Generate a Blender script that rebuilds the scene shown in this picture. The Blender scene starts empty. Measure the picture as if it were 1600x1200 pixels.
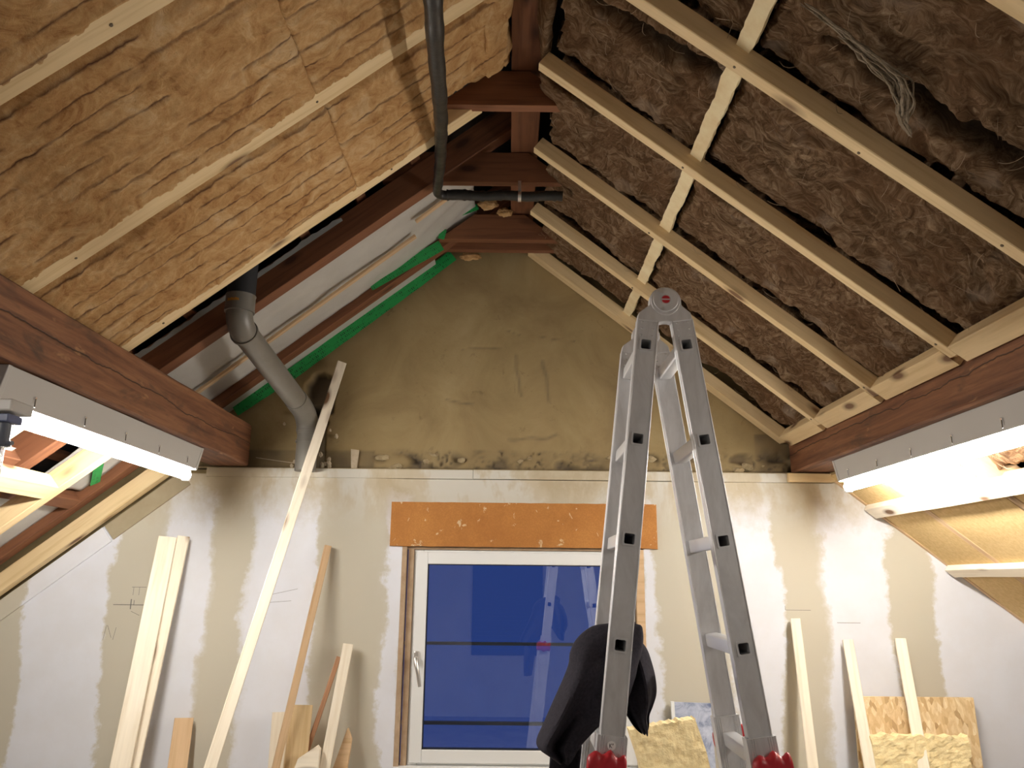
import bpy, bmesh, math, random
from mathutils import Vector, Matrix, noise as NZ
random.seed(7)
scene = bpy.context.scene
COL = scene.collection

# ------------------------------------------------------------------ camera, sky, exposure
CAM_F = 1230.0; PITCH = math.radians(14.05); ROLL = math.radians(.6); YAW = math.radians(.05)
def make_camera():
    cd = bpy.data.cameras.new('camera'); cam = bpy.data.objects.new('camera', cd); COL.objects.link(cam)
    fw = Vector((math.sin(YAW)*math.cos(PITCH), math.cos(YAW)*math.cos(PITCH), math.sin(PITCH)))
    r = Vector((math.cos(YAW), -math.sin(YAW), 0)); u = r.cross(fw)
    c, s = math.cos(ROLL), math.sin(ROLL)
    r2 = c*r+s*u; u2 = -s*r+c*u
    m = Matrix((r2, u2, -fw)).transposed().to_4x4(); m.translation = (0, 0, 1.75)
    cam.matrix_world = m
    cd.sensor_width = 36; cd.lens = 36*CAM_F/1600; cd.clip_start = .05
    scene.camera = cam
make_camera()
world = bpy.data.worlds.new('dusk_sky'); scene.world = world; world.use_nodes = True
bg = world.node_tree.nodes['Background']; bg.inputs[0].default_value = (.05, .105, .40, 1); bg.inputs[1].default_value = .62
TUBE_STRENGTH = 148.0
scene.view_settings.view_transform = 'Standard'; scene.view_settings.look = 'None'
scene.view_settings.gamma = 1; scene.view_settings.use_curve_mapping = False
scene.view_settings.exposure = 0.0

# ------------------------------------------------------------------ helpers
def V(*a): return Vector(a)
def tag(o, label=None, cat=None, group=None, kind=None):
    if label: o['label'] = label
    if cat: o['category'] = cat
    if group: o['group'] = group
    if kind: o['kind'] = kind
    return o
def empty(name, loc=(0, 0, 0)):
    o = bpy.data.objects.new(name, None); COL.objects.link(o); o.location = loc; o.empty_display_size = .05
    return o
def put(name, me, mat, parent=None, M=None, smooth=False):
    if mat is not None: me.materials.append(mat)
    o = bpy.data.objects.new(name, me); COL.objects.link(o)
    if M is None: M = Matrix()
    if parent is not None:
        o.parent = parent
        pm = WM.get(parent.name, Matrix.Translation(parent.location))
        o.matrix_basis = pm.inverted() @ M
    else:
        o.matrix_basis = M
    WM[o.name] = M.copy()
    if smooth: me.polygons.foreach_set('use_smooth', [True]*len(me.polygons))
    return o
WM = {}
def mesh(name, verts, faces, mat, parent=None, smooth=False, recentre=True):
    vs = [Vector(v) for v in verts]
    if recentre and vs:
        lo = Vector([min(v[i] for v in vs) for i in range(3)]); hi = Vector([max(v[i] for v in vs) for i in range(3)])
        c = Vector(((lo.x+hi.x)/2, (lo.y+hi.y)/2, lo.z))
    else: c = Vector((0, 0, 0))
    me = bpy.data.meshes.new(name); me.from_pydata([v-c for v in vs], [], faces); me.update()
    return put(name, me, mat, parent, Matrix.Translation(c), smooth)
class MB:
    def __init__(s): s.v = []; s.f = []
    def add(s, vs, fs):
        n = len(s.v); s.v += [Vector(v) for v in vs]; s.f += [tuple(i+n for i in f) for f in fs]
    def box(s, lo, hi):
        x0, y0, z0 = lo; x1, y1, z1 = hi
        s.add([(x0,y0,z0),(x1,y0,z0),(x1,y1,z0),(x0,y1,z0),(x0,y0,z1),(x1,y0,z1),(x1,y1,z1),(x0,y1,z1)],
              [(0,3,2,1),(4,5,6,7),(0,1,5,4),(1,2,6,5),(2,3,7,6),(3,0,4,7)])
    def prism(s, poly, d):            # poly: list of 3d points (ccw seen from -d), extruded by vector d
        n = len(poly); d = Vector(d)
        s.add([Vector(p) for p in poly]+[Vector(p)+d for p in poly],
              [tuple(range(n))[::-1], tuple(range(n, 2*n))]+[(i, (i+1) % n, (i+1) % n+n, i+n) for i in range(n)])
    def tube(s, pts, r, n=12, caps=True):
        pts = [Vector(p) for p in pts]; rs = r if isinstance(r, (list, tuple)) else [r]*len(pts)
        base = len(s.v); prev = None
        for i, p in enumerate(pts):
            d = (pts[min(i+1, len(pts)-1)]-pts[max(i-1, 0)]).normalized()
            if prev is None:
                a = d.cross(Vector((0, 0, 1)));
                if a.length < .1: a = d.cross(Vector((1, 0, 0)))
                a.normalize()
            else:
                a = (prev-d*prev.dot(d)).normalized()
            prev = a; b = d.cross(a)
            for k in range(n):
                t = 2*math.pi*k/n; s.v.append(p+(a*math.cos(t)+b*math.sin(t))*rs[i])
        for i in range(len(pts)-1):
            for k in range(n):
                a0 = base+i*n+k; a1 = base+i*n+(k+1) % n
                s.f.append((a0, a1, a1+n, a0+n))
        if caps:
            s.f.append(tuple(base+k for k in range(n))[::-1]); s.f.append(tuple(base+(len(pts)-1)*n+k for k in range(n)))
    def build(s, name, mat, parent=None, smooth=False, bevel=0, recentre=True):
        o = mesh(name, s.v, s.f, mat, parent, False, recentre)
        bm = bmesh.new(); bm.from_mesh(o.data); bmesh.ops.recalc_face_normals(bm, faces=bm.faces[:]); bm.to_mesh(o.data); bm.free()
        if smooth: smooth_by_angle(o.data)
        if bevel:
            m = o.modifiers.new('bevel', 'BEVEL'); m.width = bevel; m.segments = 2; m.limit_method = 'ANGLE'
        return o
def smooth_by_angle(me, ang=math.radians(40)):
    me.polygons.foreach_set('use_smooth', [True]*len(me.polygons))
    try: me.set_sharp_from_angle(angle=ang)
    except Exception: pass

def timber(name, a, b, w, h, up, mat, parent=None, s0=0.0, s1=0.0, wob=.0012, chamfer=.0025, notch=None):
    """sawn timber between end centres a and b; w across, h along up; s0/s1 shear the end cuts; gently wavy sawn edges"""
    a = Vector(a); b = Vector(b); d = (b-a); L = d.length; d.normalize()
    up = Vector(up); up = (up-d*up.dot(d)).normalized(); side = up.cross(d).normalized()
    c = chamfer; W = w/2; H = h/2
    prof = [(-W+c,-H),(W-c,-H),(W,-H+c),(W,H-c),(W-c,H),(-W+c,H),(-W,H-c),(-W,-H+c)]
    n = max(2, int(L/.12)+1); vs = []; fs = []; ph = random.random()*99
    for i in range(n):
        t = i/(n-1)
        for (y, z) in prof:
            x = L*t + (s0*z if i == 0 else 0) + (s1*z if i == n-1 else 0)
            j = wob*NZ.noise(Vector((x*3+ph, y*9, z*9)))
            vs.append((x, y+j, z+wob*NZ.noise(Vector((x*2.3, ph+y*8, z*8)))))
    for i in range(n-1):
        for k in range(8):
            k2 = (k+1) % 8
            fs.append((i*8+k, (i+1)*8+k, (i+1)*8+k2, i*8+k2))
    fs.append(tuple(range(8))); fs.append(tuple(range((n-1)*8, n*8))[::-1])
    me = bpy.data.meshes.new(name); me.from_pydata(vs, [], fs)
    bm = bmesh.new(); bm.from_mesh(me); bmesh.ops.recalc_face_normals(bm, faces=bm.faces[:]); bm.to_mesh(me); bm.free()
    M = Matrix((d, side, up)).transposed().to_4x4(); M.translation = a
    return put(name, me, mat, parent, M)

# ------------------------------------------------------------------ materials
def newmat(name):
    m = bpy.data.materials.new(name); m.use_nodes = True; nt = m.node_tree; nt.nodes.clear()
    out = nt.nodes.new('ShaderNodeOutputMaterial'); bs = nt.nodes.new('ShaderNodeBsdfPrincipled')
    nt.links.new(bs.outputs[0], out.inputs[0]); bs.inputs['Roughness'].default_value = .75
    return m, nt, bs
def N(nt, t, **kw):
    n = nt.nodes.new('ShaderNode'+t)
    for k, v in kw.items():
        if k in n.inputs.keys(): n.inputs[k].default_value = v
        else: setattr(n, k, v)
    return n
def lk(nt, a, b): nt.links.new(a, b)
def coord(nt, kind='Object', scale=(1, 1, 1), rnd=True):
    tc = N(nt, 'TexCoord'); mp = N(nt, 'Mapping'); mp.inputs['Scale'].default_value = scale
    lk(nt, tc.outputs[kind], mp.inputs[0])
    if rnd:
        oi = N(nt, 'ObjectInfo'); mul = N(nt, 'Math', operation='MULTIPLY'); mul.inputs[1].default_value = 37.0
        lk(nt, oi.outputs['Random'], mul.inputs[0]); lk(nt, mul.outputs[0], mp.inputs['Location'])
    return mp.outputs[0]
def ramp(nt, fac, stops, interp='LINEAR'):
    r = N(nt, 'ValToRGB'); cr = r.color_ramp; cr.interpolation = interp
    while len(cr.elements) > 1: cr.elements.remove(cr.elements[-1])
    cr.elements[0].position = stops[0][0]; cr.elements[0].color = (*stops[0][1], 1)
    for p, c in stops[1:]:
        e = cr.elements.new(p); e.color = (*c, 1)
    lk(nt, fac, r.inputs[0]); return r.outputs[0]
def noise(nt, vec, scale, detail=4, rough=.6, dist=0.0):
    n = N(nt, 'TexNoise'); n.inputs['Scale'].default_value = scale; n.inputs['Detail'].default_value = detail
    n.inputs['Roughness'].default_value = rough; n.inputs['Distortion'].default_value = dist
    lk(nt, vec, n.inputs['Vector']); return n.outputs['Fac']
def mix(nt, fac, a, b, mode='MIX'):
    m = N(nt, 'Mix', data_type='RGBA', blend_type=mode)
    for i, s in ((0, fac), (6, a), (7, b)):
        if hasattr(s, 'links'): lk(nt, s, m.inputs[i])
        elif i == 0: m.inputs[0].default_value = s
        else: m.inputs[i].default_value = (*s, 1)
    return m.outputs[2]
def bump(nt, bs, h, strength=.3, dist=.004):
    b = N(nt, 'Bump'); b.inputs['Strength'].default_value = strength; b.inputs['Distance'].default_value = dist
    lk(nt, h, b.inputs['Height']); lk(nt, b.outputs[0], bs.inputs['Normal'])
def wood(name, c1, c2, knot=(.18, .09, .04), knots=True, rough=.7, grain=1.0):
    m, nt, bs = newmat(name)
    v = coord(nt, scale=(1.2, 22, 22))
    g = noise(nt, v, 2.0, 5, .6, .4)
    col = ramp(nt, g, [(.3, c2), (.5, c1), (.7, tuple(min(1, x*1.08) for x in c1))])
    v2 = coord(nt, scale=(1, 2.5, 2.5)); big = noise(nt, v2, 3.0, 2)
    col = mix(nt, ramp(nt, big, [(.35, (.35, .35, .35)), (.65, (0, 0, 0))]), col, c2)
    if knots:
        v3 = coord(nt, scale=(5, 13, 13)); vo = N(nt, 'TexVoronoi', feature='F1'); vo.inputs['Scale'].default_value = .62
        lk(nt, v3, vo.inputs['Vector'])
        kf = ramp(nt, vo.outputs['Distance'], [(.10, (1, 1, 1)), (.15, (.45, .45, .45)), (.23, (0, 0, 0))])
        col = mix(nt, kf, col, knot)
    lk(nt, col, bs.inputs['Base Color']); bs.inputs['Roughness'].default_value = rough
    bump(nt, bs, g, .25*grain, .002)
    return m
M = {}
M['pine'] = wood('pale_spruce', (.76, .58, .33), (.64, .45, .22))
M['pine_white'] = wood('whitish_spruce', (.88, .79, .64), (.76, .65, .48))
M['pine_tan'] = wood('tan_spruce', (.66, .46, .27), (.52, .33, .17))
M['pine_red'] = wood('reddish_lath', (.55, .30, .17), (.42, .20, .10))
M['brown'] = wood('red_brown_stained_wood', (.215, .085, .036), (.14, .050, .022), knot=(.07, .025, .012))
M['purlin'] = None
def purlin_mat():
    m, nt, bs = newmat('aged_purlin_wood')
    v = coord(nt, scale=(.8, 14, 14), rnd=True)
    g = noise(nt, v, 2.2, 6, .65, .5)
    col = ramp(nt, g, [(.3, (.085, .028, .014)), (.5, (.195, .080, .036)), (.68, (.30, .135, .062))])
    v2 = coord(nt, scale=(2.2, 7, 7)); b2 = noise(nt, v2, 1.6, 4, .7, .6)
    col = mix(nt, ramp(nt, b2, [(.55, (0, 0, 0)), (.72, (.85, .85, .85))]), col, (.06, .035, .022))
    v3 = coord(nt, scale=(5, 16, 16)); b3 = noise(nt, v3, 1.2, 3, .7, .2)
    col = mix(nt, ramp(nt, b3, [(.66, (0, 0, 0)), (.74, (.7, .7, .7))]), col, (.42, .22, .10))
    # long drying crack, a mark of its own
    tc = N(nt, 'TexCoord'); sp = N(nt, 'SeparateXYZ'); lk(nt, tc.outputs['Object'], sp.inputs[0])
    w = noise(nt, coord(nt, scale=(1.5, .01, .01), rnd=True), 1.4, 5, .6)
    sub = N(nt, 'Math', operation='MULTIPLY_ADD'); lk(nt, w, sub.inputs[0]); sub.inputs[1].default_value = .11; lk(nt, sp.outputs[2], sub.inputs[2])
    ab = N(nt, 'Math', operation='SUBTRACT'); lk(nt, sub.outputs[0], ab.inputs[0]); ab.inputs[1].default_value = .062
    ab2 = N(nt, 'Math', operation='ABSOLUTE'); lk(nt, ab.outputs[0], ab2.inputs[0])
    cf = ramp(nt, ab2.outputs[0], [(.0012, (1, 1, 1)), (.0032, (0, 0, 0))])
    col = mix(nt, cf, col, (.02, .008, .005))
    lk(nt, col, bs.inputs['Base Color']); bs.inputs['Roughness'].default_value = .6
    inv = N(nt, 'Math', operation='SUBTRACT'); lk(nt, g, inv.inputs[0]); lk(nt, cf, inv.inputs[1])
    bump(nt, bs, inv.outputs[0], .5, .004)
    return m
M['purlin'] = purlin_mat()
def simple(name, c, rough=.6, metal=0, nscale=0, c2=None, bstr=.2, dist=.003, spec=None):
    m, nt, bs = newmat(name)
    if nscale:
        n = noise(nt, coord(nt), nscale, 5, .65)
        col = ramp(nt, n, [(.3, c2 or c), (.65, c)]); lk(nt, col, bs.inputs['Base Color']); bump(nt, bs, n, bstr, dist)
    else: bs.inputs['Base Color'].default_value = (*c, 1)
    bs.inputs['Roughness'].default_value = rough; bs.inputs['Metallic'].default_value = metal
    if spec is not None: bs.inputs['Specular IOR Level'].default_value = spec
    return m
def wool_left():
    m, nt, bs = newmat('amber_glass_wool')
    v = coord(nt, rnd=False)
    n1 = noise(nt, v, 9, 8, .74, 1.1); n2 = noise(nt, coord(nt, scale=(1, 1, 1), rnd=False), 42, 6, .8, 2.2)
    col = ramp(nt, n1, [(.32, (.34, .160, .058)), (.43, (.51, .285, .115)), (.54, (.61, .375, .170)), (.68, (.70, .50, .28))])
    col = mix(nt, ramp(nt, n2, [(.34, (.30, .30, .30)), (.44, (0, 0, 0))]), col, (.22, .085, .025))
    col = mix(nt, ramp(nt, n2, [(.56, (0, 0, 0)), (.72, (.5, .5, .5))]), col, (.68, .49, .28))
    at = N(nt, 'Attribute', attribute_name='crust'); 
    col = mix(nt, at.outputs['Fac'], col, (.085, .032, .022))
    lk(nt, col, bs.inputs['Base Color']); bs.inputs['Roughness'].default_value = .95
    bs.inputs['Specular IOR Level'].default_value = .1
    bump(nt, bs, n2, .8, .007)
    return m
def wool_right():
    m, nt, bs = newmat('brown_mineral_wool')
    v = coord(nt, rnd=False)
    n0 = N(nt, 'TexNoise'); n0.inputs['Scale'].default_value = 5; n0.inputs['Detail'].default_value = 2; lk(nt, v, n0.inputs['Vector'])
    wv = N(nt, 'VectorMath', operation='MULTIPLY_ADD'); lk(nt, n0.outputs['Color'], wv.inputs[0]); wv.inputs[1].default_value = (.40, .40, .40); lk(nt, v, wv.inputs[2])
    mp = N(nt, 'Mapping'); mp.inputs['Scale'].default_value = (1, 2.6, 1.4); mp.inputs['Rotation'].default_value = (.2, .3, .5); lk(nt, wv.outputs[0], mp.inputs[0])
    n1 = noise(nt, mp.outputs[0], 9, 9, .76, 1.6)
    n2 = noise(nt, v, 3.2, 3, .6, .5)
    col = ramp(nt, n1, [(.32, (.045, .022, .011)), (.42, (.115, .066, .034)), (.50, (.195, .120, .066)), (.58, (.30, .200, .118)), (.68, (.42, .31, .20)), (.78, (.50, .40, .28))])
    col = mix(nt, ramp(nt, n2, [(.35, (.5, .5, .5)), (.6, (0, 0, 0))]), col, (.15, .075, .035))
    n3 = noise(nt, v, 5.5, 2, .5, 0)
    col = mix(nt, ramp(nt, n3, [(.62, (0, 0, 0)), (.75, (.35, .35, .35))]), col, (.52, .43, .34))
    lk(nt, col, bs.inputs['Base Color']); bs.inputs['Roughness'].default_value = .97
    bs.inputs['Specular IOR Level'].default_value = .1
    at = N(nt, 'Attribute', attribute_name='groove_dark'); col = mix(nt, at.outputs['Fac'], col, (.022, .016, .010)); lk(nt, col, bs.inputs['Base Color'])  # darker colour inside the carved grooves
    bump(nt, bs, n1, .9, .014)
    return m
M['wool_left'] = wool_left(); M['wool_right'] = wool_right()
M['wisp'] = simple('pale_fibre', (.36, .26, .165), .9)
M['foam'] = simple('foam_lath', (.86, .74, .47), .85, 0, 9, (.74, .56, .30), .3, .004)
M['board'] = simple('yellow_fibre_board', (.70, .50, .235), .9, 0, 60, (.57, .38, .155), .5, .004)
M['slab'] = simple('pale_yellow_fibre', (.90, .75, .43), .95, 0, 45, (.78, .60, .30), .7, .006)
M['white'] = simple('white_pvc', (.82, .82, .80), .35)
M['steel_white'] = simple('grey_white_enamel', (.50, .48, .45), .4)
M['chrome'] = simple('chrome', (.8, .8, .82), .18, 1)
M['hole'] = simple('black_rubber', (.02, .02, .022), .6)
M['screw'] = simple('screw_steel', (.16, .12, .08), .5, .6)
M['silver'] = simple('silver_clamp', (.8, .78, .74), .3, .9)
M['membrane'] = simple('white_vapour_membrane', (.56, .54, .50), .55, 0, 4, (.48, .46, .42), .5, .01)
M['deck'] = simple('black_underlay', (.010, .011, .013), .5, 0, 6, (.02, .02, .022), .4, .01)
M['duct'] = simple('black_duct_wrap', (.016, .015, .014), .33, 0, 30, (.03, .028, .025), .35, .004)
M['pvc_grey'] = simple('grey_pvc_pipe', (.20, .185, .16), .38, 0, 5, (.16, .145, .12), .05)
M['plaster'] = simple('white_plaster', (.78, .78, .78), .9, 0, 3, (.70, .69, .66), .1)
M['floor'] = simple('dusty_screed', (.42, .38, .33), .9, 0, 4, (.30, .27, .24), .2)
M['red'] = simple('red_plastic', (.45, .02, .03), .35)
M['fleece'] = simple('black_fleece', (.040, .036, .046), .95, 0, 120, (.024, .022, .028), .3, .001, spec=.15)
M['ink'] = simple('pencil_grey', (.16, .15, .14), .9)
M['stone'] = simple('crumbled_mortar', (.42, .33, .19), .95, 0, 25, (.26, .19, .10), .8, .006)
M['stone_pale'] = simple('pale_mortar', (.60, .50, .36), .95, 0, 25, (.45, .36, .24), .6, .006)
M['reveal'] = simple('tan_reveal_wood', (.48, .35, .23), .8, 0, 14, (.36, .24, .14), .3)
def aluminium():
    m, nt, bs = newmat('worn_aluminium')
    n = noise(nt, coord(nt, scale=(3, 3, 1)), 6, 5, .6, .5)
    lk(nt, ramp(nt, n, [(.3, (.60, .59, .59)), (.6, (.76, .76, .77)), (.75, (.84, .84, .86))]), bs.inputs['Base Color'])
    lk(nt, ramp(nt, n, [(.3, (.50, .50, .50)), (.7, (.34, .34, .34))]), bs.inputs['Roughness'])
    bs.inputs['Metallic'].default_value = .42
    bump(nt, bs, noise(nt, coord(nt, scale=(60, 60, 2)), 3, 2), .04, .001)
    return m
M['alu'] = aluminium(); M['alu_light'] = simple('light_aluminium', (.74, .74, .75), .4, .55)
def osb():
    m, nt, bs = newmat('osb_strand_board')
    v = coord(nt, scale=(1, 1, .38)); vo = N(nt, 'TexVoronoi', feature='F1'); vo.inputs['Scale'].default_value = 62; lk(nt, v, vo.inputs['Vector'])
    n = noise(nt, v, 30, 4, .7, 1.5)
    sp = N(nt, 'SeparateColor'); lk(nt, vo.outputs['Color'], sp.inputs[0])
    col = ramp(nt, sp.outputs[0], [(.0, (.44, .28, .13)), (.2, (.70, .50, .26)), (.6, (.80, .62, .36)), (1, (.88, .74, .50))])
    col = mix(nt, ramp(nt, n, [(.35, (.6, .6, .6)), (.6, (0, 0, 0))]), col, (.58, .38, .18))
    lk(nt, col, bs.inputs['Base Color']); bump(nt, bs, n, .3, .002); return m
M['osb'] = osb()
def orange_board():
    m, nt, bs = newmat('orange_brown_casing')
    v = coord(nt, rnd=False); n = noise(nt, v, 5, 4); f = noise(nt, v, 140, 2)
    col = ramp(nt, n, [(.35, (.40, .155, .030)), (.65, (.50, .215, .048))])
    col = mix(nt, ramp(nt, f, [(.45, (.25, .25, .25)), (.6, (0, 0, 0))]), col, (.28, .10, .02))
    p = noise(nt, coord(nt, scale=(1, 1, .8), rnd=False), 17, 5, .7, .6)
    col = mix(nt, ramp(nt, p, [(.63, (0, 0, 0)), (.65, (.85, .85, .85))]), col, (.66, .50, .30))
    lk(nt, col, bs.inputs['Base Color']); bs.inputs['Roughness'].default_value = .8; return m
M['orange'] = orange_board()
def tape_mat():
    m, nt, bs = newmat('green_airtight_tape')
    v = coord(nt, scale=(1, 1, 1)); b = N(nt, 'TexBrick'); b.inputs['Scale'].default_value = 1
    b.inputs['Color1'].default_value = (0, 0, 0, 1); b.inputs['Color2'].default_value = (1, 1, 1, 1); b.inputs['Mortar'].default_value = (1, 1, 1, 1)
    b.inputs['Brick Width'].default_value = .011; b.inputs['Row Height'].default_value = .020; b.inputs['Mortar Size'].default_value = .003
    lk(nt, v, b.inputs['Vector'])
    n = noise(nt, coord(nt, scale=(1, 3, 3)), 14, 1)
    f = mix(nt, ramp(nt, n, [(.52, (0, 0, 0)), (.56, (1, 1, 1))]), b.outputs['Color'], (1, 1, 1))
    col = mix(nt, f, (.008, .05, .02), (.02, .36, .085))
    lk(nt, col, bs.inputs['Base Color']); bs.inputs['Roughness'].default_value = .5; return m
M['tape'] = tape_mat()
def drywall_mat():
    m, nt, bs = newmat('drywall_with_joint_compound')
    g = N(nt, 'NewGeometry'); sp = N(nt, 'SeparateXYZ'); lk(nt, g.outputs['Position'], sp.inputs[0])
    mp = N(nt, 'Mapping'); mp.inputs['Scale'].default_value = (1, 1, .55); lk(nt, g.outputs['Position'], mp.inputs[0])
    w1 = noise(nt, mp.outputs[0], 2.2, 3, .6); w2 = noise(nt, g.outputs['Position'], 16, 5, .7)
    a = N(nt, 'Math', operation='MULTIPLY_ADD'); lk(nt, w1, a.inputs[0]); a.inputs[1].default_value = .26; lk(nt, sp.outputs[0], a.inputs[2])
    b = N(nt, 'Math', operation='MULTIPLY_ADD'); lk(nt, w2, b.inputs[0]); b.inputs[1].default_value = .10; lk(nt, a.outputs[0], b.inputs[2])
    c = N(nt, 'MapRange'); c.inputs['From Min'].default_value = -3+.18; c.inputs['From Max'].default_value = 3+.18; lk(nt, b.outputs[0], c.inputs['Value'])
    W = (.76, .77, .82); B = (.56, .52, .42)
    edges = [(-3.2, 0), (-2.45, 1), (-2.07, 0), (-1.80, 1), (-1.55, 0), (-1.34, 1), (-.99, 0), (-.65, 1), (-.54, 0), (.69, 1), (.76, 0), (1.13, 1), (1.39, 0), (1.62, 1), (1.98, 0), (2.19, 1), (2.58, 0)]
    st = []
    for i, (x, k) in enumerate(edges):
        p = (x+3)/6; colr = W if k else B
        if i > 0: st.append((max(0, p-.0012), W if edges[i-1][1] else B)); st.append((p+.0012, colr))
        else: st.append((0, colr))
    st = st[:32]
    bands = ramp(nt, c.outputs[0], st)
    # mottled paper strip at the top of the boards
    n3 = noise(nt, mp.outputs[0], 3.0, 5, .65, .3)
    top = ramp(nt, n3, [(.40, (.45, .37, .25)), (.46, (.50, .43, .31)), (.50, (.52, .45, .33)), (.56, (.60, .57, .50))])
    zt = N(nt, 'Math', operation='MULTIPLY_ADD'); lk(nt, w2, zt.inputs[0]); zt.inputs[1].default_value = .22; lk(nt, sp.outputs[2], zt.inputs[2])
    zf = ramp(nt, zt.outputs[0], [(0, (0, 0, 0)), (1, (0, 0, 0))])
    mr = N(nt, 'MapRange'); mr.inputs['From Min'].default_value = 2.12; mr.inputs['From Max'].default_value = 2.34; lk(nt, zt.outputs[0], mr.inputs['Value'])
    col = mix(nt, mr.outputs[0], bands, top)
    sm = noise(nt, g.outputs['Position'], 5, 4, .6)
    col = mix(nt, ramp(nt, sm, [(.4, (.10, .10, .10)), (.6, (0, 0, 0))]), col, (.55, .48, .38))
    lk(nt, col, bs.inputs['Base Color']); bs.inputs['Roughness'].default_value = .92
    bump(nt, bs, bands, .15, .002); return m
M['drywall'] = drywall_mat()
def gable_mat():
    m, nt, bs = newmat('khaki_cement_plaster')
    g = N(nt, 'NewGeometry')
    n1 = noise(nt, g.outputs['Position'], 2.2, 6, .62, .8); n2 = noise(nt, g.outputs['Position'], 14, 5, .7, .5)
    col = ramp(nt, n1, [(.3, (.225, .155, .070)), (.5, (.30, .215, .098)), (.7, (.36, .27, .135))])
    col = mix(nt, ramp(nt, n2, [(.62, (0, 0, 0)), (.78, (.65, .65, .65))]), col, (.13, .085, .04))
    at = N(nt, 'Attribute', attribute_name='recess_shade'); col = mix(nt, at.outputs['Fac'], col, (.10, .075, .05))  # shade of cracks, chase and hole put into the colour, with mottling
    lk(nt, col, bs.inputs['Base Color']); bs.inputs['Roughness'].default_value = .92; bump(nt, bs, n2, .35, .006); return m
M['gable'] = gable_mat()
def glass_mat():
    m = bpy.data.materials.new('window_glass'); m.use_nodes = True; nt = m.node_tree; nt.nodes.clear()
    out = nt.nodes.new('ShaderNodeOutputMaterial'); mx = N(nt, 'MixShader'); t = N(nt, 'BsdfTransparent'); gl = N(nt, 'BsdfGlossy')
    t.inputs[0].default_value = (.9, .94, 1, 1); gl.inputs[0].default_value = (.85, .9, 1, 1); gl.inputs['Roughness'].default_value = .004
    fr = N(nt, 'Fresnel'); fr.inputs[0].default_value = 1.5
    mu = N(nt, 'Math', operation='MULTIPLY_ADD'); lk(nt, fr.outputs[0], mu.inputs[0]); mu.inputs[1].default_value = 2.2; mu.inputs[2].default_value = .10
    lk(nt, mu.outputs[0], mx.inputs[0]); lk(nt, t.outputs[0], mx.inputs[1]); lk(nt, gl.outputs[0], mx.inputs[2]); lk(nt, mx.outputs[0], out.inputs[0])
    return m
M['glass'] = glass_mat()
def emit(name, c, s):
    m = bpy.data.materials.new(name); m.use_nodes = True; nt = m.node_tree; nt.nodes.clear()
    out = nt.nodes.new('ShaderNodeOutputMaterial'); e = N(nt, 'Emission'); e.inputs[0].default_value = (*c, 1); e.inputs[1].default_value = s
    lk(nt, e.outputs[0], out.inputs[0]); return m
M['tube'] = emit('lit_fluorescent_tube', (1, .955, .89), TUBE_STRENGTH)
M['tube_weak'] = emit('dim_fill_tube', (1, .93, .84), TUBE_STRENGTH*.26)  # dimmed tube for the unseen fill lamps added beside the camera

# ------------------------------------------------------------------ roof planes
SL = .787; TH = math.atan(SL); CT, ST = math.cos(TH), math.sin(TH)
Z0 = 3.604; XR = .06; WY = 4.2            # underside plane of the new battens at the ridge, ridge x, back wall
Z0L = 3.740
def RP(side, x, y, n=0.0):                # side +1 right, -1 left; n = distance above the batten undersides
    z = (Z0 if side > 0 else Z0L) - SL*side*(x-XR)
    return Vector((x+side*ST*n, y, z+CT*n))
def RL(x, y, n=0.0):                      # left rafters: n measured from the right slope's plane height
    return RP(-1, x, y, n-(Z0L-Z0)*CT)
NR = {1: Vector((ST, 0, CT)), -1: Vector((-ST, 0, CT))}

# ------------------------------------------------------------------ setting
def structure(name, mb, mat, **k):
    o = mb.build(name, mat, **k); o['kind'] = 'structure'; return o
b = MB(); b.box((-4.6, -2.7, -.1), (4.7, 4.4, 0)); structure('floor', b, M['floor'])
def ceiling(side, name, n0):
    r = empty(name, (XR, 1, 4.0)); r['kind'] = 'structure'; WM[r.name] = Matrix.Translation(r.location)
    b = MB(); xe = XR+side*4.9
    Q = RL if side < 0 else (lambda x, y, n: RP(1, x, y, n))
    p = [Q(XR, -2.7, n0), Q(xe, -2.7, n0), Q(xe, 4.4, n0), Q(XR, 4.4, n0)]
    for k in (0, 3): p[k] = Vector((XR-side*.02, p[k].y, Z0+n0/CT+.03))
    b.prism(p, Vector((0, 0, .06)))
    b.build('roof_underlay', M['deck'], r)
    return r
ceil_l = ceiling(-1, 'ceiling_left', .40)
ceil_r = ceiling(1, 'ceiling_right', .40)
# tiling battens that cross under the black underlay on the left, seen between insulation and gable
for x in (-.30, -.545, -.79, -1.035, -1.28, -1.525, -1.77, -2.02, -2.27, -2.5):
    timber('tile_batten', RL(x, 1.2, .382), RL(x, 4.22, .382), .05, .034, NR[-1], M['brown'], ceil_l)

# front gable behind the camera, side walls hidden by the slopes
b = MB(); b.prism([(-4.6, -2.7, 0), (4.7, -2.7, 0), (4.7, -2.7, .6), (XR, -2.7, 4.15), (-4.6, -2.7, .6)], (0, -.12, 0))
structure('wall_front', b, M['plaster'])
# dark window with roller shutter in the front gable (it shows as a reflection)
w2 = empty('window_2', (-.03, -2.66, .83)); w2['kind'] = 'structure'; WM[w2.name] = Matrix.Translation(w2.location)
b = MB(); b.box((-.50, -2.70, .78), (.46, -2.66, 1.98)); b.build('window_frame', M['hole'], w2)
M['slatblue'] = simple('dark_blue_shutter', (.012, .016, .04), .5)
for k in range(22):
    b = MB(); b.box((-.46, -2.66, .83+k*.051), (.42, -2.645, .83+k*.051+.045)); b.build('shutter_slat', M['slatblue'], w2)

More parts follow.
